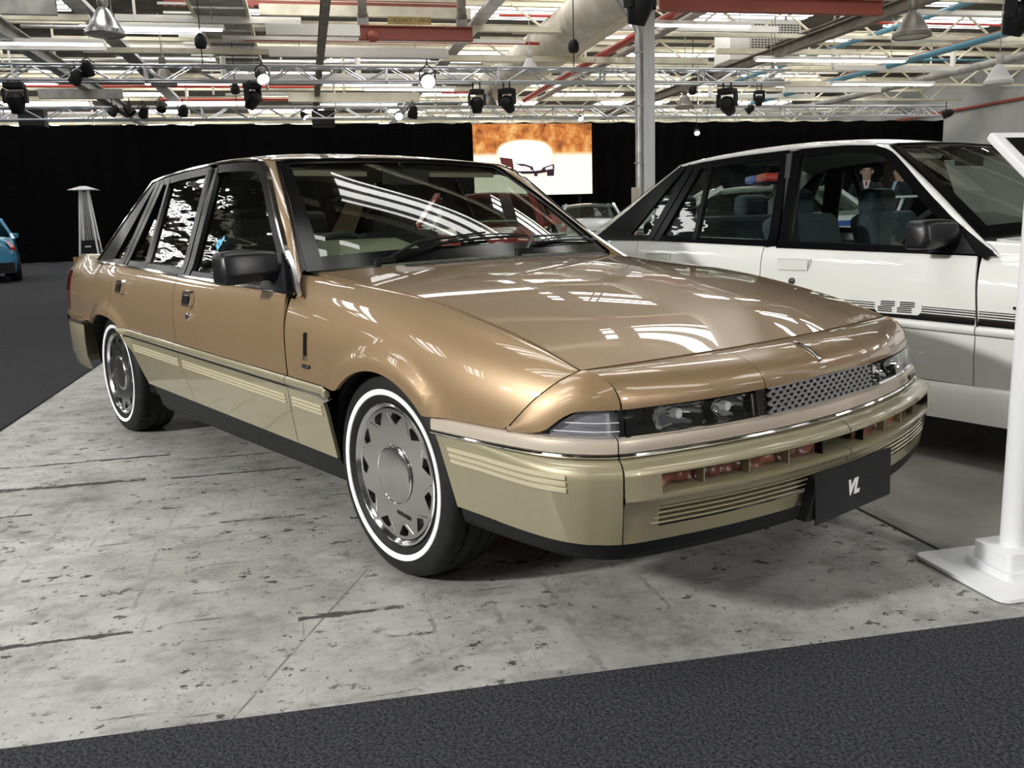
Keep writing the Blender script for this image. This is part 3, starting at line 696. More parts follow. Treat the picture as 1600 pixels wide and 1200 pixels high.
        # rear pillar panel
        def cp(u, v):
            z = .880+(1.262-.880)*v; x0 = ip(z, [.875, 1.104, 1.266], [-2.965, -2.628, -2.392]); x1 = ip(z, [.88, 1.185, 1.262], [-2.640, -2.405, -2.335]); x = x0+(x1-x0)*u
            return (x, s*(S(x, z)+.004), z)
        grid('pillar_panel', cp, lin(0, 1, 6), lin(0, 1, 14), K, qp, out=(0, s, 0), lip=.015)
        def pane(nm, x0f, x1f, z0, z1, part):
            def fn(u, v):
                z = z0+(z1-z0)*v; x = x0f(z)+(x1f(z)-x0f(z))*u; return (x, s*(S(x, z)-.010), z)
            return grid(nm, fn, lin(0, 1, 10), lin(0, 1, 12), M['side_glass'], part, out=(0, s, 0))
        b_ = lambda z: ip(z, [.84, 1.29], [-1.56, -1.635]); d_ = lambda z: ip(z, [.84, 1.29], [-2.115, -2.163]); r_ = lambda z: ip(z, [.84, 1.29], [-2.425, -2.245])
        pane('window_pane', lambda z: min(dlo_fx(min(z+.01, 1.28))-.012, -.55), b_, .835, 1.280, fd)
        pane('window_pane', b_, d_, .852, 1.282, rd)
        pane('quarter_pane', d_, r_, .872, 1.272, rd)
        pane('quarter_pane', r_, lambda z: ip(z, [.86, 1.27], [-2.69, -2.36]), .876, 1.258, qp)
        if not white:
            ch = [(-.508, .806)]+DLO_F[1:]+DLO_T[1:]+DLO_C[1:]
            ribbon('window_chrome', inset(ch, -.005), .010, .009, s, M['chrome'], qp, depth=.016)
            ribbon('belt_chrome', [(x, belt(x)+.008) for x in lin(-.53, -.598, 3)], .010, .010, s, M['chrome'], wg, depth=.016)
            ribbon('belt_chrome', [(x, belt(x)+.008) for x in lin(-.603, -1.636, 20)], .010, .010, s, M['chrome'], fd, depth=.016)
            ribbon('belt_chrome', [(x, belt(x)+.008) for x in lin(-1.646, -2.545, 20)], .010, .010, s, M['chrome'], rd, depth=.016)
            ribbon('belt_chrome', [(x, belt(x)+.008) for x in lin(-2.556, -2.97, 8)], .010, .010, s, M['chrome'], qp, depth=.016)
        # ---- windscreen pillar
        c1 = catmull([(x, S(x, z)-.002, z) for x, z in [(-.506, .804)]+DLO_F[1:]], 4)
        def wsE(t): return np.array([-.627-.540*t, .748-.193*t, .877+.406*t+.012*math.sin(math.pi*t)])
        nn_ = len(c1)
        def ap(u, v):
            a = np.array(c1[u]); t = (a[2]-.804)/(1.286-.804); b = wsE(t); p = a+(b-a)*v; o = .010*math.sin(math.pi*v)
            return (p[0]+o*.4, s*(p[1]+o*.6), p[2]+o*.5)
        grid('windscreen_pillar', ap, list(range(nn_)), lin(0, 1, 6), P, car, out=(1, s, .5))
        cC = [(-2.39, S(-2.39, 1.266), 1.266), (-2.628, S(-2.628, 1.104), 1.104), (-2.969, S(-2.969, .875), .88)]
        cR = [(-2.46, .54, 1.285), (-2.72, .60, 1.12), (-3.06, .66, .925)]
        grid('rear_pillar', lambda u, v: tuple(np.array([1, s, 1])*(np.array(cC[u])*(1-v)+np.array(cR[u])*v)), [0, 1, 2], lin(0, 1, 4), P, car, out=(-.5, s, .5))
        # ---- door mirror
        if s > 0 and not white: continue
        mb = MB(); ys = [.800, .87, .94, .978, .990]; secs = []
        for i, y in enumerate(ys):
            k = [.80, .96, 1.0, .96, .72][i]; zc = .906-.003*i; xc = -.725-.010*i
            hx, hz = .052*k, .058*k
            for (a, c) in ((-1, -1), (.55, -1), (1, -.45), (.80, .75), (.35, 1), (-1, 1)): secs.append((xc+a*hx, s*y, zc+c*hz*(1 if c > 0 else .95)))
        f = []
        for i in range(4):
            for k in range(6): f.append((i*6+k, i*6+(k+1) % 6, (i+1)*6+(k+1) % 6, (i+1)*6+k))
        f += [(5, 4, 3, 2, 1, 0), (24, 25, 26, 27, 28, 29)]
        mb.add(secs, f); mr = mb.build('door_mirror', M['mirror'], fd); fix_normals(mr, (-.735, s*.90, .905))
        bv = mr.modifiers.new('bevel', 'BEVEL'); bv.width = .007; bv.segments = 3
        mr.data.polygons.foreach_set('use_smooth', [True]*len(mr.data.polygons))
        g_ = MB(); g_.box((-.785, s*.91, .903), (.004, .13, .088)); g_.build('mirror_glass', M['chrome'], mr)
        ft = MB(); ft.prism([(-.60, .822), (-.80, .826), (-.80, .900), (-.775, .94), (-.735, .945)], -.004, .014, lambda p, d: (p[0], s*(S(p[0], p[1])+d), p[1])); ft.build('mirror_foot', M['mirror'], mr)
        ar = MB(); ar.box((-.735, s*.79, .885), (.07, .06, .05)); ar.build('mirror_arm', M['mirror'], mr)
    return car
def ws_point(u, v, off=0.):
    """windscreen: u -1..1 across, v 0 at the cowl .. 1 at the roof"""
    b = np.array([-.50-.127*u*u, .748*u, .898-.021*u*u]); t = np.array([-1.132-.037*u*u, .556*u, 1.297-.013*u*u])
    p = b+(t-b)*v; o = .020*math.sin(math.pi*v)*(1-.5*u*u)+off
    return p+np.array([.53, 0, .85])*o
def roof_edge(x): return dlo_top(x)+.010
_rcg, _rcv = smooth_table([-3.0, -2.6, -2.47, -2.3, -2.0, -1.7, -1.4, -1.14, -1.0], [1.15, 1.285, 1.315, 1.338, 1.358, 1.360, 1.343, 1.300, 1.26], -3, -1, .01, .07)
def roof_z(x, t):
    zs = roof_edge(x); zc = float(np.interp(x, _rcg, _rcv)); return zs+(zc-zs)*(max(0., 1-abs(t)**2.6))**.8
def bon_z(x, y): return zb(x)+.032*(1-(y/.706)**2)*(1-.25*sstep((x-.5)/.25))
def nose_T(y): k = (abs(y)/.704)**2; return np.array([.742-.062*k, y, bon_z(.742-.062*k, y)-.001])
def nose_B(y):
    q = LIGHT.by_y(abs(y)); x, yy_ = LIGHT.at(q); return np.array([x, math.copysign(yy_, y) if y else 0., .597-.005*(abs(y)/.68)])
def nose_pt(yT, yB, v):
    a, b = nose_T(yT), nose_B(yB); th = v*math.pi/2; sn = math.sin(th); cs = 1-math.cos(th)
    return (a[0]+(b[0]-a[0])*sn, a[1]+(b[1]-a[1])*sn, a[2]+(b[2]-a[2])*cs)
def finish_car(car, M, white=False):
    P, L = M['upper'], M['lower']
    # ---- bonnet
    def bon(u, v):
        y = -.7035+1.407*u; xr = -.452-.140*(y/.706)**2; xf = nose_T(y)[0]-.006; x = xr+(xf-xr)*v
        return (x, y, bon_z(x, y))
    bonnet = grid('bonnet', bon, lin(0, 1, 41), lin(0, 1, 60), P, car, out=(0, 0, 1), lip=.016)
    # ---- nose panels: centre over the grille, one over each headlamp, one at each corner
    vs = lin(0, 1, 14)
    nose = grid('nose_panel', lambda u, v: nose_pt(-.256+.512*u, -.256+.512*u, v), lin(0, 1, 16), vs, P, car, out=(1, 0, .5), lip=.014)
    for s in (-1, 1):
        grid('nose_panel', lambda u, v: nose_pt(s*(.2585+.4435*u), s*(.2585+.4145*u), v), lin(0, 1, 20), vs, P, car, out=(1, 0, .5), lip=.014)
        tq = []
        for t in lin(0, 1, 17):
            x = .680+(.529-.680)*t; z = fshut(x)-.001; tq.append((x+.002, fy(x, z) if t > 0 else .706, z))
        bq = [np.array(p) for p in catmull([(.7745, .6775, .592), (.742, .722, .592), (.70, .752, .588), (.665, .775, .566), (.640, .789, .543), (.60, .805, .531), (.535, .8195, .530)], 8)]
        bl = np.concatenate([[0], np.cumsum(np.linalg.norm(np.diff(np.array(bq), axis=0), axis=1))]); bl /= bl[-1]
        def corner(u, v):
            i = int(round(u*16)); a = np.array(tq[i]); b = np.array([np.interp(u, bl, [q[k] for q in bq]) for k in range(3)])
            th = v*math.pi/2; kx = math.sin(th); kz = 1-math.cos(th); m_ = 1-u
            kx = kx*m_+v*u; kz = kz*m_+v*u
            p = np.array([a[0]+(b[0]-a[0])*kx, a[1]+(b[1]-a[1])*kx, a[2]+(b[2]-a[2])*kz])
            return (p[0], s*(p[1]+.004*math.sin(math.pi*v)*u), p[2])
        grid('nose_corner', corner, lin(0, 1, 17), vs, P, car, out=(1, s, .5), lip=.012)
        # ---- corner lamp: ribbed lens
        def lens(u, v):
            q0, q1 = LIGHT.by_y(.683), LIGHT.by_y(.792); q = q0+(q1-q0)*u
            hi = float(np.interp(LIGHT.at(q)[0], [.60, .622, .64, .665, .70, .742, .78], [.5, .530, .541, .563, .584, .588, .588])); lo = .527-.004*u
            z = lo+(max(hi, lo+.002)-lo)*v; x, y = LIGHT.at(q, .004+.012*(1-v)*(1-u)+.0012*math.sin(u*2*math.pi*34))
            return (x, s*y, z)
        cl = grid('corner_lamp', lens, lin(0, 1, 137), lin(0, 1, 9), M['lens'], car, out=(1, s, 0))
        grid('lamp_reflector', lambda u, v: (lambda p: (p[0]-.030*(1-u), p[1]-s*.022, p[2]))(lens(u, v)), lin(0, 1, 12), lin(0, 1, 4), M['lamp_back'], cl, out=(1, s, 0))
        for zq in (.545, .565):
            ps = []
            for u in lin(0, 1-(zq-.527)/.12, 24):
                q0, q1 = LIGHT.by_y(.683), LIGHT.by_y(.792); x, y = LIGHT.at(q0+(q1-q0)*u, .008+.010*(1-(zq-.527)/.06)*(1-u)); ps.append((x, s*y, zq))
            MB().tube(ps, .0011, 5).build('lens_rib', M['lens_line'], cl, True)
        # ---- headlamp: glass in front of a black bowl with reflectors
        y0, y1 = .286, .668
        def hl(u, v, d=0.):
            q = LIGHT.by_y(y0+(y1-y0)*u); x, y = LIGHT.at(q, .002+.010*(1-v)-d); return (x, s*y, .5285+.0625*v)
        hb = grid('headlamp', lambda u, v: hl(u, v, .085 if 0 < v < 1 else .0), lin(0, 1, 20), [0, .12, .5, .88, 1], M['lamp_bowl'], car, out=(1, 0, 0))
        grid('lamp_glass', lambda u, v: hl(u, v, 0), lin(0, 1, 24), lin(0, 1, 8), M['lamp_glass'], hb, out=(1, 0, 0))
        def refl(uc, uw):
            def fn(u, v):
                a = (u-.5)*2; c = (v-.5)*2; d = .075-.055*min(1, (a*a*.75+c*c*.45)); p = hl(uc+uw*a, .5+.44*c, d); return p
            return fn
        grid('reflector', refl(.60, .18), lin(0, 1, 14), lin(0, 1, 10), M['chrome'], hb, out=(1, 0, 0))
        grid('reflector', refl(.20, .14), lin(0, 1, 14), lin(0, 1, 10), M['chrome'], hb, out=(1, 0, 0))
        for uu in (.60, .20):
            p = hl(uu, .5, .045); MB().lathe([(0, -.012), (.012, -.008), (.014, 0), (.012, .012), (0, .014)], 14, 'x', c=p).build('bulb', M['bulb'], hb, True)
        MB().tube([hl(u, .04, -.001) for u in lin(.02, .98, 20)], .0035, 6).build('lamp_rim', M['chrome'], hb, True)
        MB().tube([hl(.06, v, .0) for v in lin(.04, .95, 6)], .0022, 6).build('lamp_rim', M['chrome'], hb, True)
        # black filler between headlamp and grille, and between headlamp and corner lamp
        for (a, b) in ((.252, .284), (.6695, .6815)):
            def fl(u, v):
                q = LIGHT.by_y(a+(b-a)*u); x, y = LIGHT.at(q, -.006+.008*(1-v)); return (x, s*y, .527+.066*v)
            grid('lamp_filler', fl, lin(0, 1, 3), [0, 1], M['black_gloss'], car, out=(1, 0, 0), lip=.02)
    # ---- grille
    def gp(y, z, d=0.): q = LIGHT.by_y(abs(y)); x, yy_ = LIGHT.at(q, .004+.010*(1-(z-.528)/.064)+d); return (x, math.copysign(yy_, y) if y else 0., z)
    gr = grid('grille', lambda u, v: gp(-.25+.5*u, .527+.068*v, -.03), lin(0, 1, 12), [0, 1], M['black'], car, out=(1, 0, 0))
    zr = lin(.529, .594, 7)
    for z in zr:
        MB().tube([gp(y, z, -.002) for y in lin(-.250, .250, 25)], .0021, 6).build('grille_bar', M['grille'], gr, True)
    fb = MB(); fb.prism([(-.0135, .0), (.0095, .0), (.0135, .0098), (-.0095, .0098)], -.004, .002, lambda p, d: (d, p[0], p[1])); fin0 = None
    for r in range(6):
        for k in range(17):
            y = -.243+.0304*k+(.0152 if r % 2 else 0)
            if y > .246: continue
            if fin0 is None: o = fin0 = fb.build('grille_fin', M['grille'], gr)
            else: o = fin0.copy(); COL.objects.link(o)
            p = gp(y, zr[r]+.0005, -.006); o.location = p; o.parent = gr
            q = LIGHT.by_y(abs(y)); o.rotation_euler = (0, math.radians(-14), math.atan2(math.copysign(float(np.interp(q, LIGHT.l, LIGHT.n[:, 1])), y), float(np.interp(q, LIGHT.l, LIGHT.n[:, 0]))))
            o.scale = (1, .74, 1)
    # ---- bonnet ornament on the nose
    op = [np.array(nose_pt(0, 0, v)) for v in lin(.22, .74, 10)]
    MB().tube([p+np.array([.0, 0, .004]) for p in op], [.002]+[.0042]*7+[.0055, .004], 8).build('nose_ornament', M['chrome_dark'], nose, True)
    # ---- light moulding with bright lower edge round the front
    qs_ = STRIP.by_y(.700); qe = STRIP.by_x(.258)
    prof = [(-.045, .529), (-.008, .5275), (.002, .523), (.006, .508), (.005, .495), (-.02, .492)]
    prof2 = [(-.004, .493), (.008, .4925), (.011, .489), (.009, .485), (-.004, .4835)]
    kf = lambda x, z: float(np.interp(x, [.3, .6, .75], [.55, .8, 1]))
    SM = L if not white else P
    for (a, b, s, nm) in ((0, qs_-.0015, 1, 'c'), (0, qs_-.0015, -1, 'c'), (qs_+.0015, qe, 1, 's'), (qs_+.0015, qe, -1, 's')):
        o = sweep('front_moulding', STRIP, a, b, prof, s, M['strip'] if not white else P, car, 40, kf); fix_normals(o, (0, 0, .5))
        o2 = sweep('moulding_edge', STRIP, a, b, prof2, s, M['chrome'] if not white else M['black'], o, 40, kf); fix_normals(o2, (0, 0, .5))
    if not white:
        bd = MB(); x, y = STRIP.at(STRIP.by_y(.60), .009)
        q = STRIP.by_y(.60); nx, ny = float(np.interp(q, STRIP.l, STRIP.n[:, 0])), float(np.interp(q, STRIP.l, STRIP.n[:, 1]))
        bd.box((x, y, .508), (.004, .085, .015), [[nx, -ny, 0], [ny, nx, 0], [0, 0, 1]]); bd.build('front_badge', M['black_gloss'], car)
    # ---- bumper
    kb = lambda x, z: float(np.interp(x, [.28, .45, .65, .80], [-.10, .10, .62, 1]))-(.0 if x > .75 else .25*(.48-z)*float(np.interp(x, [.3, .75], [1, 0]))/.05)
    up = [(-.030, .4820), (.010, .4815), (.030, .478), (.044, .470), (.052, .459), (.053, .451), (.047, .446), (.020, .444), (-.045, .443)]
    lowr = [(-.045, .409), (.020, .4085), (.050, .407), (.0575, .402), (.058, .395), (.052, .388), (.045, .384), (.043, .371)]
    bot = [(.038, .3215), (.037, .31), (.034, .287)]
    q60 = STRIP.by_y(.625)
    for s in (-1, 1):
        for nm, pr in (('bumper_rail', up), ('bumper_rail', lowr), ('bumper_base', bot)):
            o = sweep(nm, STRIP, 0, qs_-.0015, pr, s, L, car, 34, None); fix_normals(o, (0, 0, .42))
        # solid end of the bumper centre between slots and seam
        solid = [(.0525, .4515), (.0545, .43), (.056, .41), (.058, .395), (.043, .371), (.041, .345), (.038, .3215)]
        o = sweep('bumper_end', STRIP, q60, qs_-.0015, solid, s, L, car, 8, None); fix_normals(o, (0, 0, .42))
        # slats of the lower opening
        for k in range(4):
            z = .3655-.0118*k
            qa = STRIP.by_y(.628+.006*k)
            o = sweep('bumper_slat', STRIP, 0, qa, [(.012, z+.0022), (.040, z+.0022), (.0425, z), (.040, z-.0030), (.012, z-.0036)], s, L, car, 24, None); fix_normals(o, (0, 0, .42))
        o = sweep('slot_back', STRIP, 0, q60+.01, [(.014, .374), (.010, .320)], s, M['black'], car, 20, None); fix_normals(o, (0, 0, .42))
        # what shows in the upper slot: dividers and reddish ducting
        o = sweep('slot_back', STRIP, 0, q60+.005, [(-.030, .452), (-.030, .400)], s, M['black'], car, 20, None); fix_normals(o, (0, 0, .42))
        def duct(u, v):
            q = STRIP.by_y(.08+.535*u); x, y = STRIP.at(q, .008+.008*math.sin(u*37)*math.sin(v*3)+.005*math.sin(u*71+2)); return (x, s*y, .409+.026*v+.004*math.sin(u*23))
        grid('air_duct', duct, lin(0, 1, 60), lin(0, 1, 5), M['duct'], car, out=(1, 0, 0))
        for yy_ in (.10, .235, .37, .505):
            x, y = STRIP.at(STRIP.by_y(yy_), .026); MB().box((x, s*y, .4265), (.022, .005, .036)).build('slot_divider', M['black'] if yy_ < .2 else L, car)
        # bumper corner
        prc = [(-.030, .4820), (.010, .4815), (.030, .478), (.044, .470), (.052, .459), (.054, .445), (.054, .42), (.051, .37), (.045, .33), (.036, .287)]
        def bc(u, v):
            o_, z = prc[v]; x0 = .268+(.491-z)*.245; q0, q1 = qs_+.0015, STRIP.by_x(x0); q = q0+(q1-q0)*u; x, y = STRIP.at(q)
            x, y = STRIP.at(q, o_*kb(x, z) if x > .75 else o_*float(np.interp(x, [.28, .45, .65, .76], [-.05, .12, .66, 1]))-float(np.interp(x, [.3, .62, .75], [1, .5, 0]))*(.483-z)*.14); return (x, s*y, z)
        o = grid('bumper_corner', bc, lin(0, 1, 40), list(range(len(prc))), L, car, out=(0, s, 0)); o.data.set_sharp_from_angle(angle=math.radians(40))
        if not white:
            for k in range(3):
                z = .449-.0155*k; v = []; f = []
                us = lin(.20, .93, 30)
                for i, u in enumerate(us):
                    for dz, of in ((-.0055, -.002), (-.0045, .0045), (.0045, .0045), (.0055, -.002)):
                        j = (prc[4][1]-(z+dz))/(prc[4][1]-prc[7][1])
                        zz_ = z+dz
                        x0 = .268+(.491-zz_)*.245; q0, q1 = qs_+.0015, STRIP.by_x(x0); q = q0+(q1-q0)*u; x, y = STRIP.at(q)
                        o_ = float(np.interp(-zz_, [-a[1] for a in prc], [a[0] for a in prc]))
                        kk = o_*kb(x, zz_) if x > .75 else o_*float(np.interp(x, [.28, .45, .65, .76], [-.05, .12, .66, 1]))-float(np.interp(x, [.3, .62, .75], [1, .5, 0]))*(.483-zz_)*.14
                        x, y = STRIP.at(q, kk+of); v.append((x, s*y, zz_))
                for i in range(len(us)-1):
                    for c in range(3): f.append((i*4+c, i*4+c+1, i*4+c+5, i*4+c+4))
                f += [(0, 1, 2, 3), tuple((len(us)-1)*4+c for c in range(4))]
                r = mobj('rib', v, f, M['rib'], o, True, 30)
        # black lip below
        def lip(u, v):
            x0 = .335; q = STRIP.by_x(x0)*u; x, y = STRIP.at(q); k = float(np.interp(x, [.3, .62, .78], [-.028, .0, .033])); x, y = STRIP.at(q, k-.012*v-(.05 if v > 1 else 0)); return (x, s*y, .2875-.042*min(v, 1))
        grid('bumper_lip', lip, lin(0, 1, 40), [0, .3, .6, 1, 1.5], M['black'], car, out=(.5, s, 0))
        # rear bumper and tail lamp
        prr = [(-.03, .560), (.012, .558), (.022, .545), (.024, .46), (.020, .38), (.0, .30), (-.05, .27)]
        o = sweep('rear_bumper', REARB, 0, REARB.L, prr, s, L, car, 30, None); fix_normals(o, (-3.0, 0, .45))
        o = sweep('rear_bumper_chrome', REARB, 0, REARB.L, [(.0, .572), (.026, .570), (.030, .560), (.026, .549), (.0, .547)], s, M['chrome'] if not white else M['black'], car, 30, None); fix_normals(o, (-3.0, 0, .56))
        def tl(u, v):
            x = -3.47-.155*u; z = .60+.225*v; return (x, s*(S(x, z)+.004-.05*sstep((x+3.59)/-.04)), z)
        grid('tail_lamp', tl, lin(0, 1, 12), lin(0, 1, 8), M['tail'], car, out=(0, s, 0), lip=.01)
    # ---- tail panel and boot lid
    grid('tail_panel', lambda u, v: (-3.625-.02*math.sin(math.pi*v), -.72+1.44*u, .55+.345*v), lin(0, 1, 10), lin(0, 1, 6), P, car, out=(-1, 0, 0))
    def boot(u, v):
        y = (-.70+1.40*u)*(1-.07*v); x = -3.07-.55*v; return (x, y, .916+.016*(1-(y/.7)**2)-.012*v)
    grid('boot_lid', boot, lin(0, 1, 16), lin(0, 1, 12), P, car, out=(0, 0, 1), lip=.02)
    # ---- roof
    def roof(u, v):
        t = -1+2*u; xf = -1.140-.060*abs(t)**3; xr = -2.475+.09*abs(t)**3; x = xf+(xr-xf)*v
        zs = roof_edge(x); yw = S(x, zs); return (x, t*yw, roof_z(x, t))
    us = [.5+.5*math.sin(a) for a in lin(-math.pi/2, math.pi/2, 41)]
    grid('roof', roof, us, lin(0, 1, 40), P, car, out=(0, 0, 1), lip=.01)
    # ---- windscreen
    ws = grid('windscreen', lambda u, v: ws_point(u, v), lin(-1, 1, 24), lin(0, 1, 16), M['screen_glass'], car, out=(1, 0, .7))
    for nm, u0, u1, v0, v1 in (('windscreen_border', -1, -.905, 0, 1), ('windscreen_border', .905, 1, 0, 1), ('windscreen_border', -.905, .905, 0, .10), ('windscreen_border', -.905, .905, .955, 1)):
        grid(nm, lambda u, v: ws_point(u, v, .003), lin(u0, u1, 18 if u1-u0 > .2 else 4), lin(v0, v1, 18 if v1-v0 > .2 else 4), M['frame'], ws, out=(1, 0, .7))
    MB().tube([ws_point(u, v, .004) for u, v in [(-.99, .0), (-.99, .3), (-.99, .6), (-.99, .95), (-.95, .992)]+[(u, .996) for u in lin(-.9, .9, 12)]+[(.95, .992), (.99, .95), (.99, .6), (.99, .3), (.99, 0)]], .006, 6).build('windscreen_seal', M['frame'], ws, True)
    # rear screen
    def rs(u, v):
        b = np.array([-3.07-.04*(1-u*u), .66*u, .925+.012*(1-u*u)]); t = np.array([-2.47, .54*u, 1.288+.028*(1-u*u)]); return tuple(b+(t-b)*v)
    grid('rear_screen', rs, lin(-1, 1, 12), lin(0, 1, 6), M['screen_glass'], car, out=(-1, 0, .7))
    # ---- cowl, wipers
    def cowl(u, v):
        y = -.70+1.40*u; x0 = -.452-.140*(y/.706)**2; b = ws_point(y/.748, 0); x = x0+.02+(b[0]-.03-x0-.02)*v; return (x, y, bon_z(x0, y)-.010-.006*v)
    grid('cowl', cowl, lin(0, 1, 30), lin(0, 1, 5), M['black'], car, out=(0, 0, 1))
    vt = MB()
    pts = [(lambda y: (-.445-.140*(y/.706)**2, y, bon_z(-.445-.14*(y/.706)**2, y)+.002))(y) for y in lin(-.42, .62, 40)]
    vt = grid('cowl_vent', lambda u, v: (pts[u][0]-.004+.042*v, pts[u][1], pts[u][2]+.004*math.sin(math.pi*v)-.006*v+.0018*(u % 2)), list(range(40)), lin(0, 1, 4), M['black'], car, out=(0, 0, 1), lip=.01, smooth=False)
    for (y0, u1, v1, nm) in ((-.50, .02, .16, 1), (.10, .66, .13, 2)):
        p0 = ws_point(y0/.748, 0)+np.array([.012, 0, -.002]); pe = ws_point(u1, v1, .022); u0 = y0/.748
        wa = MB(); wa.tube([p0+np.array([0, 0, -.02]), p0+np.array([0, 0, .018])], .014, 10); wa.box(p0+np.array([0, .03, .02]), (.026, .075, .018))
        mid = ws_point(u0+.35*(u1-u0), .10, .030)
        wa.tube([p0+np.array([.0, .04, .022]), mid, pe], [.007, .006, .004], 6); o = wa.build('wiper', M['black'], car, True)
        bl0, bl1 = ws_point(u1-.34, v1-.055, .012), ws_point(u1+.30, v1-.02, .012)
        bl = MB(); bl.tube([bl0+(bl1-bl0)*t+np.array([.53, 0, .85])*.006*math.sin(math.pi*t) for t in lin(0, 1, 9)], .0055, 6); bl.tube([bl0+(bl1-bl0)*t+np.array([.53, 0, .85])*(.006+.016*math.sin(math.pi*t)) for t in lin(.12, .88, 9)], .0032, 6); bl.build('wiper_blade', M['black'], o, True)
    # ---- dark structure behind the panels
    for s in (-1, 1):
        def inner(u, v):
            x = -2.10+1.75*u; z = .22+(.79-.22)*v; return (x, s*(S(x, z)-.030), z)
        grid('inner_panel', inner, lin(0, 1, 12), lin(0, 1, 8), M['black'], car, out=(0, s, 0))
        def inner2(u, v):
            x = -.40+1.0*u; z = .66+(zb(x)-.03-.66)*v
            return (x, s*(min(fy(x, z), S(x, z))-.03), z)
        grid('inner_panel', inner2, lin(0, 1, 10), lin(0, 1, 5), M['black'], car, out=(0, s, 0))
    MB().box((-1.30, 0, .235), (4.0, 1.02, .06)).build('underbody', M['black'], car)
    fl = MB(); fl.box((-1.45, 0, .27), (2.2, 1.5, .05)); fl.build('cabin_floor', M['black'], car)
    MB().box((.30, 0, .42), (.9, .95, .22)).build('engine_bay', M['black'], car)
    bb = MB(); bb.box((.74, 0, .56), (.03, 1.10, .05)); bb.build('front_beam', M['black'], car)
    MB().box((.72, 0, .50), (.03, 1.10, .07)).build('front_beam', M['black'], car)
    MB().box((-.42, 0, .66), (.04, 1.40, .30)).build('bulkhead', M['black'], car)
    MB().box((-3.2, 0, .55), (.7, 1.1, .5)).build('boot_box', M['black'], car)
    # ---- interior
    D, St = M['dash'], M['seat']
    def dash(u, v):
        y = -.70+1.40*u; bump = .088*sstep((-y-.12)/.1)*sstep((y+.66)/.1)
        pr = [(-.60, .862), (-.72, .885+bump*.7), (-.86, .890+bump), (-.95, .872+bump*.7), (-.99, .80), (-.95, .62)]
        return (pr[v][0], y, pr[v][1])
    grid('dashboard', dash, lin(0, 1, 30), list(range(6)), D, car, out=(0, 0, 1))
    sw = MB(); c0 = np.array([-1.10, -.37, .83]); tilt = math.radians(25)
    ax1 = np.array([0, 1, 0]); ax2 = np.array([-math.sin(tilt)*-1, 0, math.cos(tilt)]); ax2 = np.array([math.sin(tilt), 0, math.cos(tilt)])
    sw.tube([c0+.185*(math.cos(2*math.pi*k/36)*ax1+math.sin(2*math.pi*k/36)*ax2) for k in range(36)], .014, 8, closed=True)
    sw.bar(c0-ax1*.18, c0+ax1*.18, .03, .05); sw.bar(c0, c0-ax2*.18, .03, .05); sw.tube([c0, c0+np.array([.18, 0, -.06])], .03, 8)
    sw.build('steering_wheel', M['black_soft'], car, True)
    def seat(x, y, w_, hz, nm):
        r = empty(nm); r.parent = car; r.location = (x, y, .28)
        b = MB(); b.box((0, 0, .12), (.50, w_, .20)); o = b.build('cushion', St, r); m = o.modifiers.new('b', 'BEVEL'); m.width = .05; m.segments = 3
        b = MB(); a = math.radians(18); b.box((-.32, 0, .44), (.14, w_, .56), [[math.cos(a), 0, -math.sin(a)], [0, 1, 0], [math.sin(a), 0, math.cos(a)]]); o = b.build('backrest', St, r); m = o.modifiers.new('b', 'BEVEL'); m.width = .05; m.segments = 3
        for yy_ in hz:
            b = MB(); b.box((-.44, yy_, .765), (.10, .26, .15)); o = b.build('headrest', St, r); m = o.modifiers.new('b', 'BEVEL'); m.width = .04; m.segments = 3
            for d in (-.05, .05):
                b = MB(); b.tube([(-.41, yy_+d, .70), (-.44, yy_+d, .74)], .007, 6); b.build('headrest_post', M['chrome'], r)
    seat(-1.38, -.37, .50, (0,), 'front_seat'); seat(-1.38, .37, .50, (0,), 'front_seat'); seat(-2.25, 0, 1.25, (-.33, .33), 'rear_seat')
    MB().box((-2.85, 0, .885), (.42, 1.2, .03)).build('parcel_shelf', M['black_soft'], car)
    def headliner(u, v):
        t = -1+2*u; x = -1.17+(-2.42+1.17)*v; zs = roof_edge(x); return (x, t*(S(x, zs)-.04), roof_z(x, t*.97)-.035)
    grid('headlining', headliner, lin(0, 1, 14), lin(0, 1, 10), M['liner'], car, out=(0, 0, -1))
    for s in (-1, 1):
        ib = MB(); ib.bar((-1.57, s*.74, .82), (-1.65, s*.585, 1.27), .09, .03, (1, 0, 0)); ib.build('inner_pillar', M['black_soft'], car)
        dc = grid('door_card', lambda u, v: (-.64-1.75*u, s*(S(-.64-1.75*u, .40+.42*v)-.07), .40+.42*v), lin(0, 1, 10), lin(0, 1, 5), M['black_soft'], car, out=(0, -s, 0))
        b = MB(); b.box((-1.22, s*.34, 1.255), (.15, .36, .018), [[.97, 0, .22], [0, 1, 0], [-.22, 0, .97]]); b.build('sun_visor', M['liner'], car)
    mi = MB(); mi.box((-1.10, 0, 1.225), (.02, .22, .06)); mi.tube([(-1.10, 0, 1.25), (-1.14, 0, 1.285)], .008, 6); mi.build('rear_view_mirror', M['black_soft'], car)
    # ---- wheels
    for (x, y, s) in ((0, -.724, -1), (-2.668, -.700, -1), (0, .724, 1), (-2.668, .700, 1)):
        wh = make_wheel(car, (x, y, .310), s, M, s < 0 and not white)
        if x < -1 and s < 0: wh.rotation_euler = (0, math.radians(-160), 0)
    return car
chrome = principled('chrome', (.86, .86, .87), rough=.06, metal=1.)
tyre_m = noise_tint(principled('tyre_rubber', (.016, .016, .017), rough=.6, spec=.2), 30, (.010, .010, .011), (.017, .017, .017))
black_m = principled('black_plastic', (.008, .008, .009), rough=.5, spec=.25)
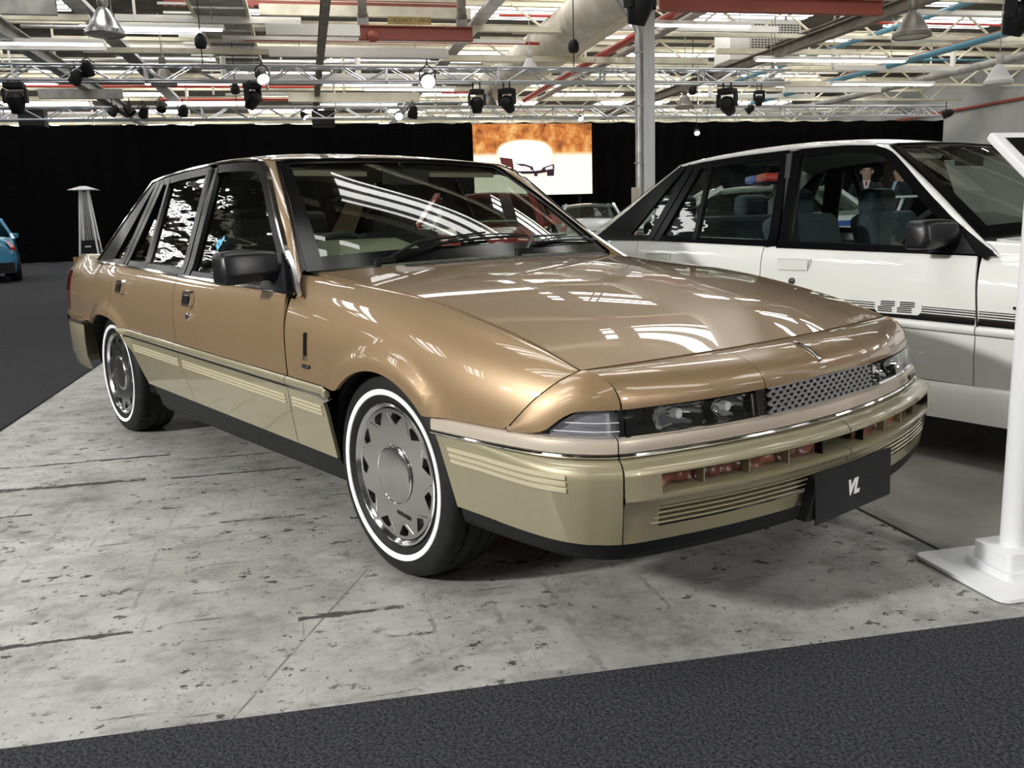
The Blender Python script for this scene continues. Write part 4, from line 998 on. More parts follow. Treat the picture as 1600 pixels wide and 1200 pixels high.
GM = dict(upper=car_paint('gold_metallic_paint', (.302, .202, .106), (.288, .20, .114)),
          lower=car_paint('champagne_metallic_paint', (.33, .295, .185), (.32, .29, .19), rough=.42),
          strip=principled('champagne_moulding_lit', (.62, .54, .45), rough=.34, metal=.35, coat=.3),  # front lighting painted in: paler than the lower body paint
          rib=principled('champagne_rib_highlight', (.62, .56, .40), rough=.35, metal=.3),  # painted paler to carry the highlights of the raised ribs
          chrome=chrome, chrome_dark=principled('dark_chrome', (.35, .35, .36), rough=.12, metal=1.),
          tyre=tyre_m, whitewall=principled('whitewall_rubber', (.80, .82, .84), rough=.5),
          rim=principled('polished_rim', (.72, .72, .73), rough=.14, metal=1.), face=principled('brushed_wheel_metal', (.62, .61, .60), rough=.20, metal=1.),
          black=black_m, black_gloss=principled('gloss_black', (.008, .008, .009), rough=.12, coat=.5), black_soft=principled('dark_cabin_trim', (.02, .02, .02), rough=.7),
          frame=principled('satin_black_frame', (.003, .003, .0035), rough=.16, spec=.14), mirror=principled('mirror_black', (.008, .008, .010), rough=.36, spec=.35),
          side_glass=glass_mat('side_window_glass', (.50, .55, .51), wobble=.0016, extra=.0), screen_glass=glass_mat('windscreen_glass', (.74, .80, .74), wobble=.0, extra=.0),
          lens=glass_mat('ribbed_clear_lens', (.85, .86, .90), rough=.12, extra=.12), lens_line=principled('lens_moulding', (.75, .75, .78), rough=.2), lamp_back=principled('lamp_reflector_grey', (.42, .42, .46), rough=.3, metal=.5),
          lamp_bowl=principled('lamp_bowl_black', (.01, .01, .012), rough=.15, coat=.6), lamp_glass=glass_mat('headlamp_glass', (.93, .94, .95), extra=.03), bulb=principled('bulb_glass', (.8, .8, .8), rough=.1),
          grille=principled('silver_grey_grille', (.30, .30, .31), rough=.38, metal=.7), duct=noise_tint(principled('reddish_ducting', (.36, .12, .07), rough=.4), 18, (.05, .018, .013), (.24, .08, .05)),
          tail=principled('dark_red_lens', (.10, .012, .014), rough=.1, coat=.8), dash=principled('olive_dashboard', (.17, .17, .11), rough=.6), seat=principled('dark_seat_cloth', (.03, .03, .03), rough=.85),
          liner=principled('beige_headlining', (.35, .32, .25), rough=.9))
gold = build_car('saloon_car', GM); finish_car(gold, GM)
put(gold, 'gold and champagne two-tone saloon car with whitewall tyres in the foreground', 'car')
# badges of the wing, plate
GO_W = [c for c in gold.children if c.name.startswith('front_wing')]
for wg, s in zip(GO_W, (-1, 1)):
    def sp(x, z, o): return (x, s*(S(x, z)+o), z)
    b = MB(); b.prism([(-.4245, .700), (-.4215, .696), (-.4195, .625), (-.436, .625), (-.4335, .696)], .0, .006, lambda p, d: sp(p[0], p[1], d)); b.build('wing_badge', GM['black_gloss'], wg)
    b = MB(); b.box(sp(-.428, .617, .004), (.016, .006, .012)); b.build('badge_tip', chrome, wg)
    b = MB(); b.prism([(-.455, .590), (-.445, .596), (-.400, .596), (-.396, .589), (-.403, .584), (-.448, .584)], .0, .004, lambda p, d: sp(p[0], p[1], d)); b.build('script_badge', GM['black_gloss'], wg)
    b = MB(); b.tube([sp(-.448+.045*t, .590+.0022*math.sin(t*22), .005) for t in lin(0, 1, 24)], .0012, 5); b.build('badge_script', GM['chrome_dark'], wg)
pl = empty('number_plate', (0, 0, 0)); pl.parent = gold
pl.location = (.992, -.014, .3155); pl.rotation_euler = (0, math.radians(-1.0), math.radians(0))
b = MB(); b.box((0, 0, 0), (.004, .374, .134)); b.build('plate_blank', principled('plate_black', (.012, .012, .013), rough=.5, spec=.25), pl)
tx = text_mesh('plate_text', 'VL', .054, principled('plate_white', (.85, .85, .85), rough=.5), pl, shear=.30, bold=.0030, extrude=.0006)
place(tx, (.0026, -.012, -.004), (0, 1, 0), (0, 0, 1))
b = MB(); b.box((-.030, -.13, .0), (.05, .10, .10)); b.box((-.030, .13, .0), (.05, .10, .10)); 
b = MB(); b.prism([(-.215, -.052), (-.165, .050), (-.150, .050), (-.150, -.052)], -.035, -.004, lambda p, d: (d, p[0], p[1])); b.build('plate_bracket', black_m, pl)
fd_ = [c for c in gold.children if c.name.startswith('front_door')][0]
tx = text_mesh('sticker_or_reflection', 'P', .085, principled('sky_blue_reflection', (.10, .42, .72), rough=.5), fd_, bold=.003, extrude=.0004)  # reflection of a sign in the glass, painted on as a flat glyph
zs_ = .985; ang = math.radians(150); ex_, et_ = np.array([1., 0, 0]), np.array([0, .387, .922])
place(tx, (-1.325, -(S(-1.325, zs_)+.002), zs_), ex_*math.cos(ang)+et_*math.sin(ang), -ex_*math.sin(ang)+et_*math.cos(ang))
# ------------------------------------------------------------------ white saloon beside the gold one
white_p = car_paint('white_paint', (.72, .73, .70), (.70, .71, .69), rough=.45, metal=0.)
WM = dict(GM); WM.update(upper=white_p, lower=white_p, chrome=principled('black_chrome', (.05, .05, .05), rough=.2), whitewall=None, white_shadow=principled('white_recess_shade', (.5, .5, .48), rough=.6),
     frame=principled('satin_black_trim', (.003, .003, .0035), rough=.22, spec=.14), side_glass=glass_mat('smoked_window_glass', (.72, .78, .76), wobble=.0010, extra=.02), strip=white_p, seat=principled('blue_grey_seat_cloth', (.05, .07, .085), rough=.85), dash=principled('grey_dashboard', (.08, .085, .085), rough=.6), liner=principled('grey_headlining', (.25, .25, .24), rough=.9))
wcar = build_car('saloon_car', WM, True); finish_car(wcar, WM, True)
wcar.location = (1.32, 2.228, .0); wcar.rotation_euler = (0, 0, math.radians(-5.0))
for ch in wcar.children:
    if not ch.name.startswith('wheel.') and ch.name != 'wheel': ch.location.z += .027
put(wcar, 'white saloon car with black window frames and side stripes parked beyond the gold car', 'car')
WD = [c_ for c_ in wcar.children if c_.name.startswith('front_door')]; WW = [c_ for c_ in wcar.children if c_.name.startswith('front_wing')]
for fd, wg, s in zip(WD, WW, (-1, 1)):
    x0, z0 = -.90, .602
    m = MB(); n8 = [(-.105, -.016), (-.09, -.030), (.09, -.030), (.105, -.016), (.105, .016), (.09, .030), (-.09, .030), (-.105, .016)]
    m.prism([(x0+p[0], z0+p[1]) for p in n8], .001, .003, lambda p, d: (p[0], s*(S(p[0], p[1])+d), p[1])); bdg = m.build('stripe_badge', white_p, fd)
    for k in range(2):
        for r in range(6):
            x = x0-.048+.088*k; z = z0+.020-.008*r
            m = MB(); m.bar((x-.030-.012*(r > 2), s*(S(x, z)+.0042), z), (x+.035-.012*(r > 2), s*(S(x, z)+.0042), z), .001, .0045); m.build('badge_line', GM['black_gloss'], bdg)
    x0, z0 = -.36, .69
    for r in range(8):
        m = MB(); hw = .062*math.sqrt(max(.1, 1-((r-3.5)/4.6)**2)); z = z0+.045-.0125*r; m.bar((x0-hw, s*(S(x0-hw, z)+.002), z), (x0+hw, s*(S(x0+hw, z)+.002), z), .003, .009); m.build('wing_emblem_line', GM['chrome_dark'], wg)
    m = MB(); m.bar((x0-.075, s*(S(x0, .625)+.002), .625), (x0+.07, s*(S(x0, .625)+.002), .625), .003, .011); m.build('wing_script', GM['black_gloss'], wg)

qp_ = [c_ for c_ in wcar.children if c_.name.startswith('quarter_panel')][0]
for (dx, dz, w_, h_, mt) in ((0, 0, .034, .026, principled('white_vinyl', (.8, .8, .8), rough=.5)), (-.006, 0, .016, .018, principled('blue_vinyl', (.03, .06, .35), rough=.5)), (.007, 0, .009, .018, principled('red_vinyl', (.5, .03, .04), rough=.5))):
    m = MB(); x, z = -2.615+dx, .912+dz; m.prism([(x-w_/2, z-h_/2), (x+w_/2, z-h_/2), (x+w_/2, z+h_/2), (x-w_/2, z+h_/2)], -.0085+(.0006 if dx else 0), -.008+(.0006 if dx else 0), lambda p, d: (p[0], -(S(p[0], p[1])+d), p[1])); m.build('sticker_or_reflection', mt, qp_)

# ------------------------------------------------------------------ curtains and screen
cur_m = principled('black_curtain_cloth', (.0015, .0015, .0017), rough=.95, spec=.1)
def curtain(a0, a1, b, z1, label, seed):
    n = int((a1-a0)/.16); r = random.Random(seed); v = []; f = []
    ph = 0
    for i in range(n+1):
        a = a0+(a1-a0)*i/n; ph += r.uniform(.7, 1.6); d = .09*math.sin(ph); t = z1-.05*abs(math.sin(i*.35))
        for z in (.01, z1*.5, t): v.append(H(a, b+d*(1.1-.35*z/z1), z))
    for i in range(n):
        for k in range(2): f.append((i*3+k, (i+1)*3+k, (i+1)*3+k+1, i*3+k+1))
    o = mobj('curtain', v, f, cur_m, None, True); put(o, label, 'curtain', 'black stage curtains'); return o
aL = hab(at_b(738, 200, 36.8))[0]; aR = hab(at_b(926, 200, 36.8))[0]; aE = hab(at_b(1475, 195, 37.2))[0]
curtain(-20.5, aL-.02, 36.9, 5.02, 'long black curtain left of the bright video screen', 1)
curtain(aL-.6, aE, 37.3, 5.05, 'black curtain right of the bright video screen', 2)
sTL, sBR = at_b(738, 194, 36.6), at_b(925.5, 305, 36.6)
sw_, sh_ = hab(sBR)[0]-hab(sTL)[0], sTL[2]-at_b(738, 307, 36.6)[2]
scr = empty('video_screen', H(hab(sTL)[0]+sw_/2, 36.6, sTL[2]-sh_), HALL_ROT)
put(scr, 'large bright LED video screen showing a car against an autumn forest', 'screen')
m = MB(); m.box((0, .08, sh_/2), (sw_+.04, .14, sh_+.04)); m.build('screen_cabinet', black_m, scr)
for d in (-.4, .4):
    m = MB(); m.bar((d*sw_, .2, -sTL[2]+sh_+.01), (d*sw_, .2, sh_), .1, .1, (1, 0, 0)); m.build('screen_leg', black_m, scr)
sm = bpy.data.materials.new('screen_picture'); sm.use_nodes = True; n, l = nodes_of(sm); n.clear()
out = n.new('ShaderNodeOutputMaterial'); em = n.new('ShaderNodeEmission'); em.inputs[1].default_value = 1.15
tc = n.new('ShaderNodeTexCoord'); sx = n.new('ShaderNodeSeparateXYZ'); l.new(tc.outputs['Object'], sx.inputs[0])
t1 = tex(n, l, tc.outputs['Object'], 1.6, 7, .65); cr = n.new('ShaderNodeValToRGB'); e = cr.color_ramp.elements
e[0].position = .33; e[0].color = (.16, .055, .03, 1); e[1].position = .66; e[1].color = (1.0, .62, .22, 1); k = cr.color_ramp.elements.new(.5); k.color = (.72, .24, .06, 1)
l.new(t1, cr.inputs[0])
mx = n.new('ShaderNodeMix'); mx.data_type = 'RGBA'; mx.inputs['B'].default_value = (1.3, 1.2, .98, 1); l.new(cr.outputs[0], mx.inputs['A'])
zn = math_node(n, l, 'ADD', sx.outputs[2], math_node(n, l, 'MULTIPLY', t1, .12)); l.new(ramp(n, l, zn, sh_*.60+.08, sh_*.55+.04), mx.inputs['Factor'])
ex = math_node(n, l, 'DIVIDE', math_node(n, l, 'SUBTRACT', sx.outputs[0], -.07*sw_), .235*sw_); ez = math_node(n, l, 'DIVIDE', math_node(n, l, 'SUBTRACT', sx.outputs[2], .53*sh_), .245*sh_)
rr_ = math_node(n, l, 'ADD', math_node(n, l, 'POWER', math_node(n, l, 'ABSOLUTE', ex), 2.6), math_node(n, l, 'POWER', math_node(n, l, 'ABSOLUTE', ez), 2.6)); rr_ = math_node(n, l, 'ADD', rr_, math_node(n, l, 'MULTIPLY', t1, .5))
hot = n.new('ShaderNodeValToRGB'); e2_ = hot.color_ramp.elements; e2_[0].position = 0; e2_[0].color = (1.35, 1.3, 1.2, 1); e2_[1].position = 1; e2_[1].color = (1.2, .62, .08, 1); l.new(ramp(n, l, rr_, 1.05, 1.5), hot.inputs[0])
mh = n.new('ShaderNodeMix'); mh.data_type = 'RGBA'; l.new(ramp(n, l, rr_, 1.5, 1.15), mh.inputs['Factor']); l.new(mx.outputs['Result'], mh.inputs['A']); l.new(hot.outputs[0], mh.inputs['B'])
l.new(mh.outputs['Result'], em.inputs[0]); l.new(em.outputs[0], out.inputs['Surface'])
pic = MB(); pic.box((0, 0, sh_/2), (sw_, .02, sh_)); pic = pic.build('screen_picture', sm, scr)
def decal(pts, mat, d, nm='picture_shape'):
    m_ = MB(); m_.prism([((x-.5)*sw_, (1-y)*sh_) for x, y in pts], -.011-d-.001, -.011-d, lambda p, dd: (p[0], dd, p[1])); return m_.build(nm, mat, pic)
glow = emission('screen_white', (1.0, .97, .90), 1.6); dk = emission('screen_dark_red', (.16, .045, .04), 1.0); dk2 = emission('screen_black', (.05, .03, .045), 1.0); pk = emission('screen_pale', (1.0, .86, .84), 1.2)
decal([(.215, .46), (.32, .485), (.33, .60), (.32, .69), (.24, .62), (.225, .55)], dk, .002)
decal([(.34, .55), (.42, .56), (.49, .60), (.49, .66), (.42, .66), (.37, .66), (.35, .70), (.345, .735), (.385, .735), (.385, .70), (.50, .70), (.50, .735), (.53, .735), (.53, .70), (.61, .68), (.61, .735), (.67, .735), (.675, .60), (.67, .565), (.58, .61), (.56, .65), (.50, .66)], dk2, .002)
decal([(.385, .595), (.42, .585), (.47, .615), (.47, .645), (.41, .645)], pk, .004); decal([(.595, .62), (.66, .585), (.66, .635), (.60, .65)], pk, .004)

# ------------------------------------------------------------------ lighting trusses
alu_m = principled('truss_aluminium', (.62, .64, .67), rough=.3, metal=.9)
def truss(a0, a1, b, z0, h, label, step=.52):
    root = empty('lighting_truss', H(a0, b, z0), HALL_ROT); put(root, label, 'truss', 'aluminium lighting trusses'); L = a1-a0; d = h
    for (y, z) in ((0, 0), (0, h), (d, 0), (d, h)):
        m = MB(); m.tube([(0, y, z), (L, y, z)], .026, 8); m.build('chord', alu_m, root, True)
    k = 0; x = 0.
    while x < L-step:
        m = MB()
        for y in (0, d): m.tube([(x, y, h if k % 2 else 0), (x+step, y, 0 if k % 2 else h)], .016, 6)
        m.tube([(x, 0 if k % 2 else d, h), (x+step, d if k % 2 else 0, h)], .016, 6); m.build('brace', alu_m, root, True); x += step; k += 1
    x = 0
    while x < L:
        m = MB()
        for y in (0, d): m.bar((x, y, 0), (x, y, h), .04, .04, (1, 0, 0))
        m.bar((x, 0, h), (x, d, h), .04, .04); m.bar((x, 0, 0), (x, d, 0), .04, .04)
        m.build('truss_joint', alu_m, root); x += 2.5
    for x in (L*.12, L*.45, L*.78):
        m = MB(); m.tube([(x, d/2, h), (x, d/2, 6.5-z0)], .012, 6); m.build('hoist_chain', black_m, root, True)
        m = MB(); m.lathe([(0, 0), (.10, .02), (.13, .10), (.12, .22), (.06, .30), (0, .32)], 14, 'z', c=(x, d/2, h+.35)); m.build('chain_hoist', black_m, root, True)
    return root
nearb, backb = 20.5, 26.4
truss(-13.0, hab(at_b(1236, 125, nearb))[0], nearb, 4.13, .30, 'long aluminium box truss carrying stage lamps, nearer and higher of the two')
truss(-20.0, hab(at_b(1482, 190, backb))[0], backb, 4.02, .30, 'aluminium truss just above the black curtain, farther of the two')

# ------------------------------------------------------------------ lamps on the trusses
def moving_head(px, py, b, w_, label, yaw=0., tilt=.3):
    r = empty('moving_head_lamp', at_b(px, py, b+(.02 if 18 < b < 22 else 0)), HALL_ROT+yaw); put(r, label, 'stage lamp', 'moving-head stage lamps on the trusses'); k = w_
    m = MB(); m.box((0, 0, .42*k), (.80*k, .62*k, .26*k)); o = m.build('base', black_m, r); bv = o.modifiers.new('b', 'BEVEL'); bv.width = .05*k; bv.segments = 2
    for s in (-1, 1):
        m = MB(); m.bar((s*.44*k, 0, .30*k), (s*.44*k, 0, -.30*k), .10*k, .30*k, (0, 1, 0)); m.build('yoke_arm', black_m, r)
    ct, st = math.cos(tilt), math.sin(tilt); R_ = np.array([[1, 0, 0], [0, ct, -st], [0, st, ct]])
    m = MB(); m.lathe([(0, .34), (.22, .32), (.36, .16), (.37, -.10), (.30, -.34), (.25, -.52), (.23, -.55), (.0, -.53)], 18, 'z'); m.v = [R_@(p*k)+np.array([0, 0, -.18*k]) for p in m.v]; hd = m.build('lamp_head', black_m, r, True)
    m = MB(); m.lathe([(0, -.535), (.19, -.545)], 18, 'z'); m.v = [R_@(p*k)+np.array([0, 0, -.18*k]) for p in m.v]; m.build('lamp_lens', GM['black_gloss'], hd, True)
    up_ = max(.62*k, (4.12 if b < 22 and b > 18 else 6.4)-r.location.z)
    m = MB(); m.box((0, 0, .56*k), (.5*k, .12*k, .06*k)); m.tube([(-.2*k, 0, .5*k), (-.2*k, 0, up_)], .04*k, 6); m.tube([(.2*k, 0, .5*k), (.2*k, 0, up_)], .04*k, 6); m.build('clamp', black_m, r)
    return r
MH = [(24, 150, nearb, .47, 'large moving-head lamp under the near truss at the far left', 0, .2), (395, 148, nearb, .42, 'moving-head lamp under the near truss above the roof of the gold car, tilted sideways', .9, .6),
      (745, 156, nearb, .40, 'moving-head lamp hanging straight down left of the pair over the video screen', 0, .15), (792, 155, nearb, .42, 'tilted moving-head lamp, right of the pair over the video screen', -.8, .8),
      (1136, 157, nearb, .50, 'moving-head lamp with reddish lens at the right end of the near truss', -.9, .9), (1186, 152, nearb, .28, 'small black moving-head lamp beside the hanging bell lamp near the truss end', 0, .1)]
for a in MH: moving_head(*a)
moving_head(1000, -4, 13.0, .52, 'large dark stage lamp cut by the top edge above the pillar', .4, .3); moving_head(1592, 12, 11.5, .52, 'large dark stage lamp in the top right corner', .4, .3)
lit_m = emission('lit_spot_lens', (1.0, .96, .98), 26.0)
def par_can(px, py, b, w_, label, lit=False, yaw=0., tilt=1.0):
    r = empty('spotlight', at_b(px, py, b), HALL_ROT+yaw); put(r, label, 'spotlight', 'spotlights on the trusses'); k = w_
    ct, st = math.cos(tilt), math.sin(tilt); R_ = np.array([[1, 0, 0], [0, ct, -st], [0, st, ct]])
    m = MB(); m.lathe([(0, .8), (.25, .75), (.42, .45), (.46, .0), (.50, -.35), (.46, -.35), (.42, 0)], 16, 'z'); m.v = [R_@(p*k) for p in m.v]; m.build('can', black_m, r, True)
    m = MB(); m.lathe([(0, -.12), (.43, -.12)], 16, 'z'); m.v = [R_@(p*k) for p in m.v]; m.build('lens', lit_m if lit else GM['black_gloss'], r)
    m = MB(); m.tube([(-.5*k, 0, 0), (-.5*k, 0, .6*k), (0, 0, 1.0*k), (.5*k, 0, .6*k), (.5*k, 0, 0)], .05*k, 6); m.tube([(0, 0, 1.0*k), (0, 0, max(1.3*k, (4.45 if 18 < b < 22 else 4.34 if b < 27 else 6.5)-r.location.z))], .05*k, 6); m.build('yoke', black_m, r, True)
    return r
par_can(668, 126, nearb-.2, .34, 'brilliantly lit spotlight on the near truss over the roof of the gold car', True, 0, -1.15)
par_can(410, 121, nearb-.2, .28, 'lit spotlight with violet glare on the near truss, upper left', True, .3, -.9)
par_can(623, 181, backb-.2, .24, 'lit spotlight on the far truss left of the video screen', True, 0, -1.1); par_can(476, 182, backb, .20, 'lit spotlight on the far truss beside the black loudspeaker', True, .8, -.8)
par_can(907, 185, backb, .18, 'lit spotlight on the far truss above the right end of the video screen', True, 0, -1.0); par_can(1089, 207, backb+6, .22, 'lit spotlight hanging in front of the curtain right of the pillar', True, -.3, -.9)
for i, px in enumerate((137, 118)): par_can(px, 110+14*i, nearb, .26, ('upper' if i == 0 else 'lower')+' of two unlit black spotlights on the near truss at upper left', False, 1.2*i, .6)
for px, py, lb in ((176, 175, 'leftmost'), (203, 174, 'second from left'), (224, 177, 'middle'), (252, 168, 'fourth from left'), (286, 175, 'rightmost')): par_can(px, py, backb, .26, lb+' of the five unlit black spotlights on the far truss at left', False, px*.1, -.7)
par_can(1170, 172, backb-1, .24, 'small unlit spotlight below the near truss at right', False, 1.0, .9); par_can(645, 178, backb, .30, 'unlit black spotlight on the far truss beside the lit one', False, .4, .4); par_can(1478, 178, backb, .3, 'unlit spotlight at the right end of the far truss', False, .9, 1.3)
for px, lb in ((505, 'black loudspeaker box hanging on the far truss left of the video screen'), (52, 'black loudspeaker box hanging on the far truss at the far left')):
    p = at_b(px, 186, backb+.4); m = empty('loudspeaker', p, HALL_ROT); put(m, lb, 'loudspeaker', 'loudspeakers on the far truss'); q = MB(); q.box((0, 0, 0), (.62, .45, .42)); q.build('cabinet', black_m, m); q = MB(); q.box((0, -.232, 0), (.56, .012, .36)); q.build('speaker_grille', GM['black_soft'], m)

# ------------------------------------------------------------------ hanging bell lamps
def bell(px, py, size, mat, label, dia=.56):
    dep = FPX*dia/size; d = RIGHT*(px-800)/FPX-UP*(py-600)/FPX+FWD; p = CAM_POS+d*dep
    r = empty('bell_lamp', p); put(r, label, 'ceiling lamp', 'hanging bell lamps'); k = dia/2
    m = MB(); m.lathe([(.16, 1.05), (.28, .95), (.42, .75), (.66, .35), (.82, .05), (.98, -.12), (1.0, -.30), (.96, -.36), (.92, -.30), (.80, .02), (.40, .70)], 28, 'z'); m.v = [q*k for q in m.v]; m.build('bell_shade', mat, r, True)
    m = MB(); m.lathe([(0, 1.75), (.24, 1.72), (.27, 1.6), (.27, 1.15), (.18, 1.02), (0, 1.0)], 18, 'z'); m.v = [q*k for q in m.v]; m.build('ballast', mat, r, True)
    m = MB(); m.lathe([(0, -.30), (.90, -.30)], 24, 'z'); m.v = [q*k for q in m.v]; m.build('diffuser', principled('frosted_diffuser', (.55, .54, .50), rough=.4), r)
    m = MB(); m.tube([(0, 0, 1.7*k), (0, 0, 6.5-p[2])], .012, 6); m.build('drop_rod', greysteel_m, r)
sil = principled('spun_silver_shade', (.55, .55, .56), rough=.25, metal=.8); wsh = principled('white_shade', (.62, .62, .60), rough=.4); dsh = principled('dull_grey_shade', (.20, .185, .16), rough=.4, metal=.4)
bell(164, 44, 60, sil, 'large silver bell lamp at upper left, nearest to the camera'); bell(828, 108, 33, wsh, 'white bell lamp hanging over the video screen'); bell(1425, 48, 58, dsh, 'large dull grey bell lamp at upper right')
bell(1560, 124, 44, wsh, 'white bell lamp in front of the right wall'); bell(1209, 121, 33, sil, 'silver bell lamp at the right end of the near truss'); bell(1070, 164, 30, dsh, 'dull grey bell lamp right of the pillar below the near truss')
bell(256, 126, 40, dsh, 'dull grey bell lamp behind the near truss at upper left', .66); bell(766, 163, 25, dsh, 'small grey bell lamp between the two moving-head lamps over the screen')

# ------------------------------------------------------------------ crane beam with its load plate, column, ducts
p0, p1 = at_b(560, 50, 22.5), at_b(738, 50, 22.5); cb = empty('crane_bridge', p0, HALL_ROT); put(cb, 'red-brown crane beam hanging under the roof with a load sign above', 'crane beam')
L = float(np.linalg.norm((p1-p0)[:2])); m = MB(); m.box((L/2, 0, .13), (L, .2, .03)); m.box((L/2, 0, -.16), (L, .2, .03)); m.box((L/2, 0, -.015), (L, .03, .28)); m.build('beam', red_m, cb)
for x in (.12, L-.25):
    m = MB(); m.box((x, 0, .28), (.26, .16, .26)); m.build('hanger_block', greysteel_m, cb); m = MB(); m.bar((x, 0, .3), (x, 0, 6.5-p0[2]), .16, .2, (1, 0, 0)); m.build('hanger_post', brown_m, cb)
m = MB(); m.lathe([(0, -.12), (.1, -.11), (.14, 0), (.1, .11), (0, .12)], 12, 'x', c=(.32, -.12, -.12)); m.build('trolley_wheel', red_m, cb, True)
ml = MB(); ml.box((L*.44, -.12, .25), (1.03, .03, .17)); lp = ml.build('load_sign', noise_tint(principled('ochre_sign_board', (.42, .30, .10), rough=.6), 6, (.34, .24, .08), (.48, .36, .14)), cb)
tx = text_mesh('sign_text', '104" SWL 1 TONNE', .115, principled('sign_dark_paint', (.06, .04, .02), rough=.6), lp, extrude=.001); place(tx, (L*.44, -.137, .25), (1, 0, 0), (0, 0, 1))
p0, p1 = at_b(1030, 4, 17), at_b(1378, 4, 17); m = empty('crane_bridge', p0, HALL_ROT); put(m, 'long red-brown crane beam along the top edge right of the pillar', 'crane beam'); L = float(np.linalg.norm((p1-p0)[:2])); q = MB(); q.box((L/2, 0, .0), (L, .05, .26)); q.box((L/2, 0, -.13), (L, .2, .03)); q.box((L/2, 0, .13), (L, .2, .03)); q.build('beam', red_m, m)
for x in (.4, L-.4): q = MB(); q.bar((x, 0, .1), (x, 0, 6.5-p0[2]), .1, .1, (1, 0, 0)); q.build('hanger_post', brown_m, m)
p0, p1 = at_b(255, 2, 24), at_b(715, 14, 24); m = empty('crane_bridge', p0, HALL_ROT); put(m, 'perforated red-brown beam along the top edge left of centre', 'crane beam'); L = float(np.linalg.norm((p1-p0)[:2])); q = MB(); q.box((L/2, 0, .0), (L, .12, .22)); q.build('beam', red_m, m)
k = 0; x = .15
hole = MB(); hole.box((0, -.062, -.09), (.10, .012, .06)); h0 = None
while x < L-.1 and k < 60:
    if h0 is None: o = h0 = hole.build('slot', black_m, m)
    else: o = h0.copy(); COL.objects.link(o); o.parent = m
    o.location = (x, 0, 0); x += .2; k += 1
# steel column with its downpipe
cp_ = at_b(1012, 300, 19.0); a, b = hab(cp_); col = empty('column', H(a, b, 0), HALL_ROT); struct(col, 'pale steel column with a galvanised downpipe')
m = MB(); m.box((0, 0, 3.6), (.03, .24, 7.2)); m.box((-.11, 0, 3.6), (.03, .24, 7.2)); m.box((.11, 0, 3.6), (.03, .24, 7.2)); m.box((0, -.1, 3.6), (.2, .02, 7.2)); m.build('column_shaft', principled('pale_column_paint', (.62, .64, .65), rough=.4), col)
m = MB(); m.tube([(-.21, -.02, .02), (-.21, -.02, 4.85), (-.23, -.02, 5.0), (-.75, -.02, 5.75), (-.95, -.02, 6.1)], .075, 14); m.build('downpipe', galv_m, col, True)
for z in (2.2, 3.4, 4.5): m = MB(); m.box((-.2, -.02, z), (.19, .17, .03)); m.build('pipe_clip', galv_m, col)
m = MB(); m.box((-.34, -.1, 1.45), (.12, .1, .44)); m.build('switch_box', principled('cream_box', (.5, .45, .38), rough=.5), col)
# ventilation box with a louvred face
vb = empty('ventilation_unit', at_b(1198, 62, 25.5), HALL_ROT); vb.scale = (1.18, 1.18, 1.18); put(vb, 'white ventilation unit with a gridded face under the roof right of centre', 'ventilation unit')
m = MB(); m.box((0, .5, 0), (1.95, .9, .95)); m.build('casing', white_m, vb); m = MB(); m.box((.25, .04, 0), (1.35, .02, .80)); gf = m.build('grid_face', principled('vent_dark', (.10, .10, .10), rough=.6), vb)
for k in range(14): q = MB(); q.box((.25, .02, -.39+.06*k), (1.35, .02, .018)); q.build('louvre', white_m, gf)
for k in range(16): q = MB(); q.box((-.42+.0893*k, .022, 0), (.012, .02, .80)); q.build('louvre_bar', white_m, gf)
for d in (-.8, .8): q = MB(); q.bar((d, .5, .4), (d, .5, (6.9-vb.location.z)/1.18), .05, .05, (1, 0, 0)); q.build('hanger', greysteel_m, vb)
# red pipe along the right wall, white fluorescent battens
m = MB(); m.tube([H(29.4, 14, 5.4), H(29.4, 60, 5.4)], .07, 8); put(m.build('wall_pipe', red_m, None, True), 'thin red-brown pipe running along the right wall', 'pipe')
for i, (px, py, b, L) in enumerate(((40, 68, 22, 3.2), (255, 45, 22, 2.6), (560, 82, 25, 3.8), (330, 130, 27, 3.0), (1300, 95, 22, 4.4), (1080, 40, 20, 3.0), (1380, 132, 26, 3.6), (640, 140, 28, 2.8))):
    p = at_b(px, py, b); r = empty('strip_light', p, HALL_ROT); put(r, ['white strip light at far upper left', 'white strip light left of the walkway panels', 'white strip light below the load sign', 'white strip light behind the near truss at left', 'long white strip light at upper right above the white car', 'white strip light right of the pillar top', 'white strip light low at the right near the wall', 'white strip light between the trusses over the gold car'][i], 'strip light', 'white strip lights')
    q = MB(); q.box((0, 0, .05), (L, .22, .08)); q.build('batten', white_m, r)
    for d in (-.05, .05): q = MB(); q.tube([(-L/2+.05, d, -.01), (L/2-.05, d, -.01)], .02, 8); q.build('tube', emission('strip_tube', (1, .98, .92), 5.0), r)
    for d in (-.4, .4): q = MB(); q.tube([(d*L, 0, .08), (d*L, 0, 6.6-p[2])], .01, 5); q.build('drop_rod', greysteel_m, r)
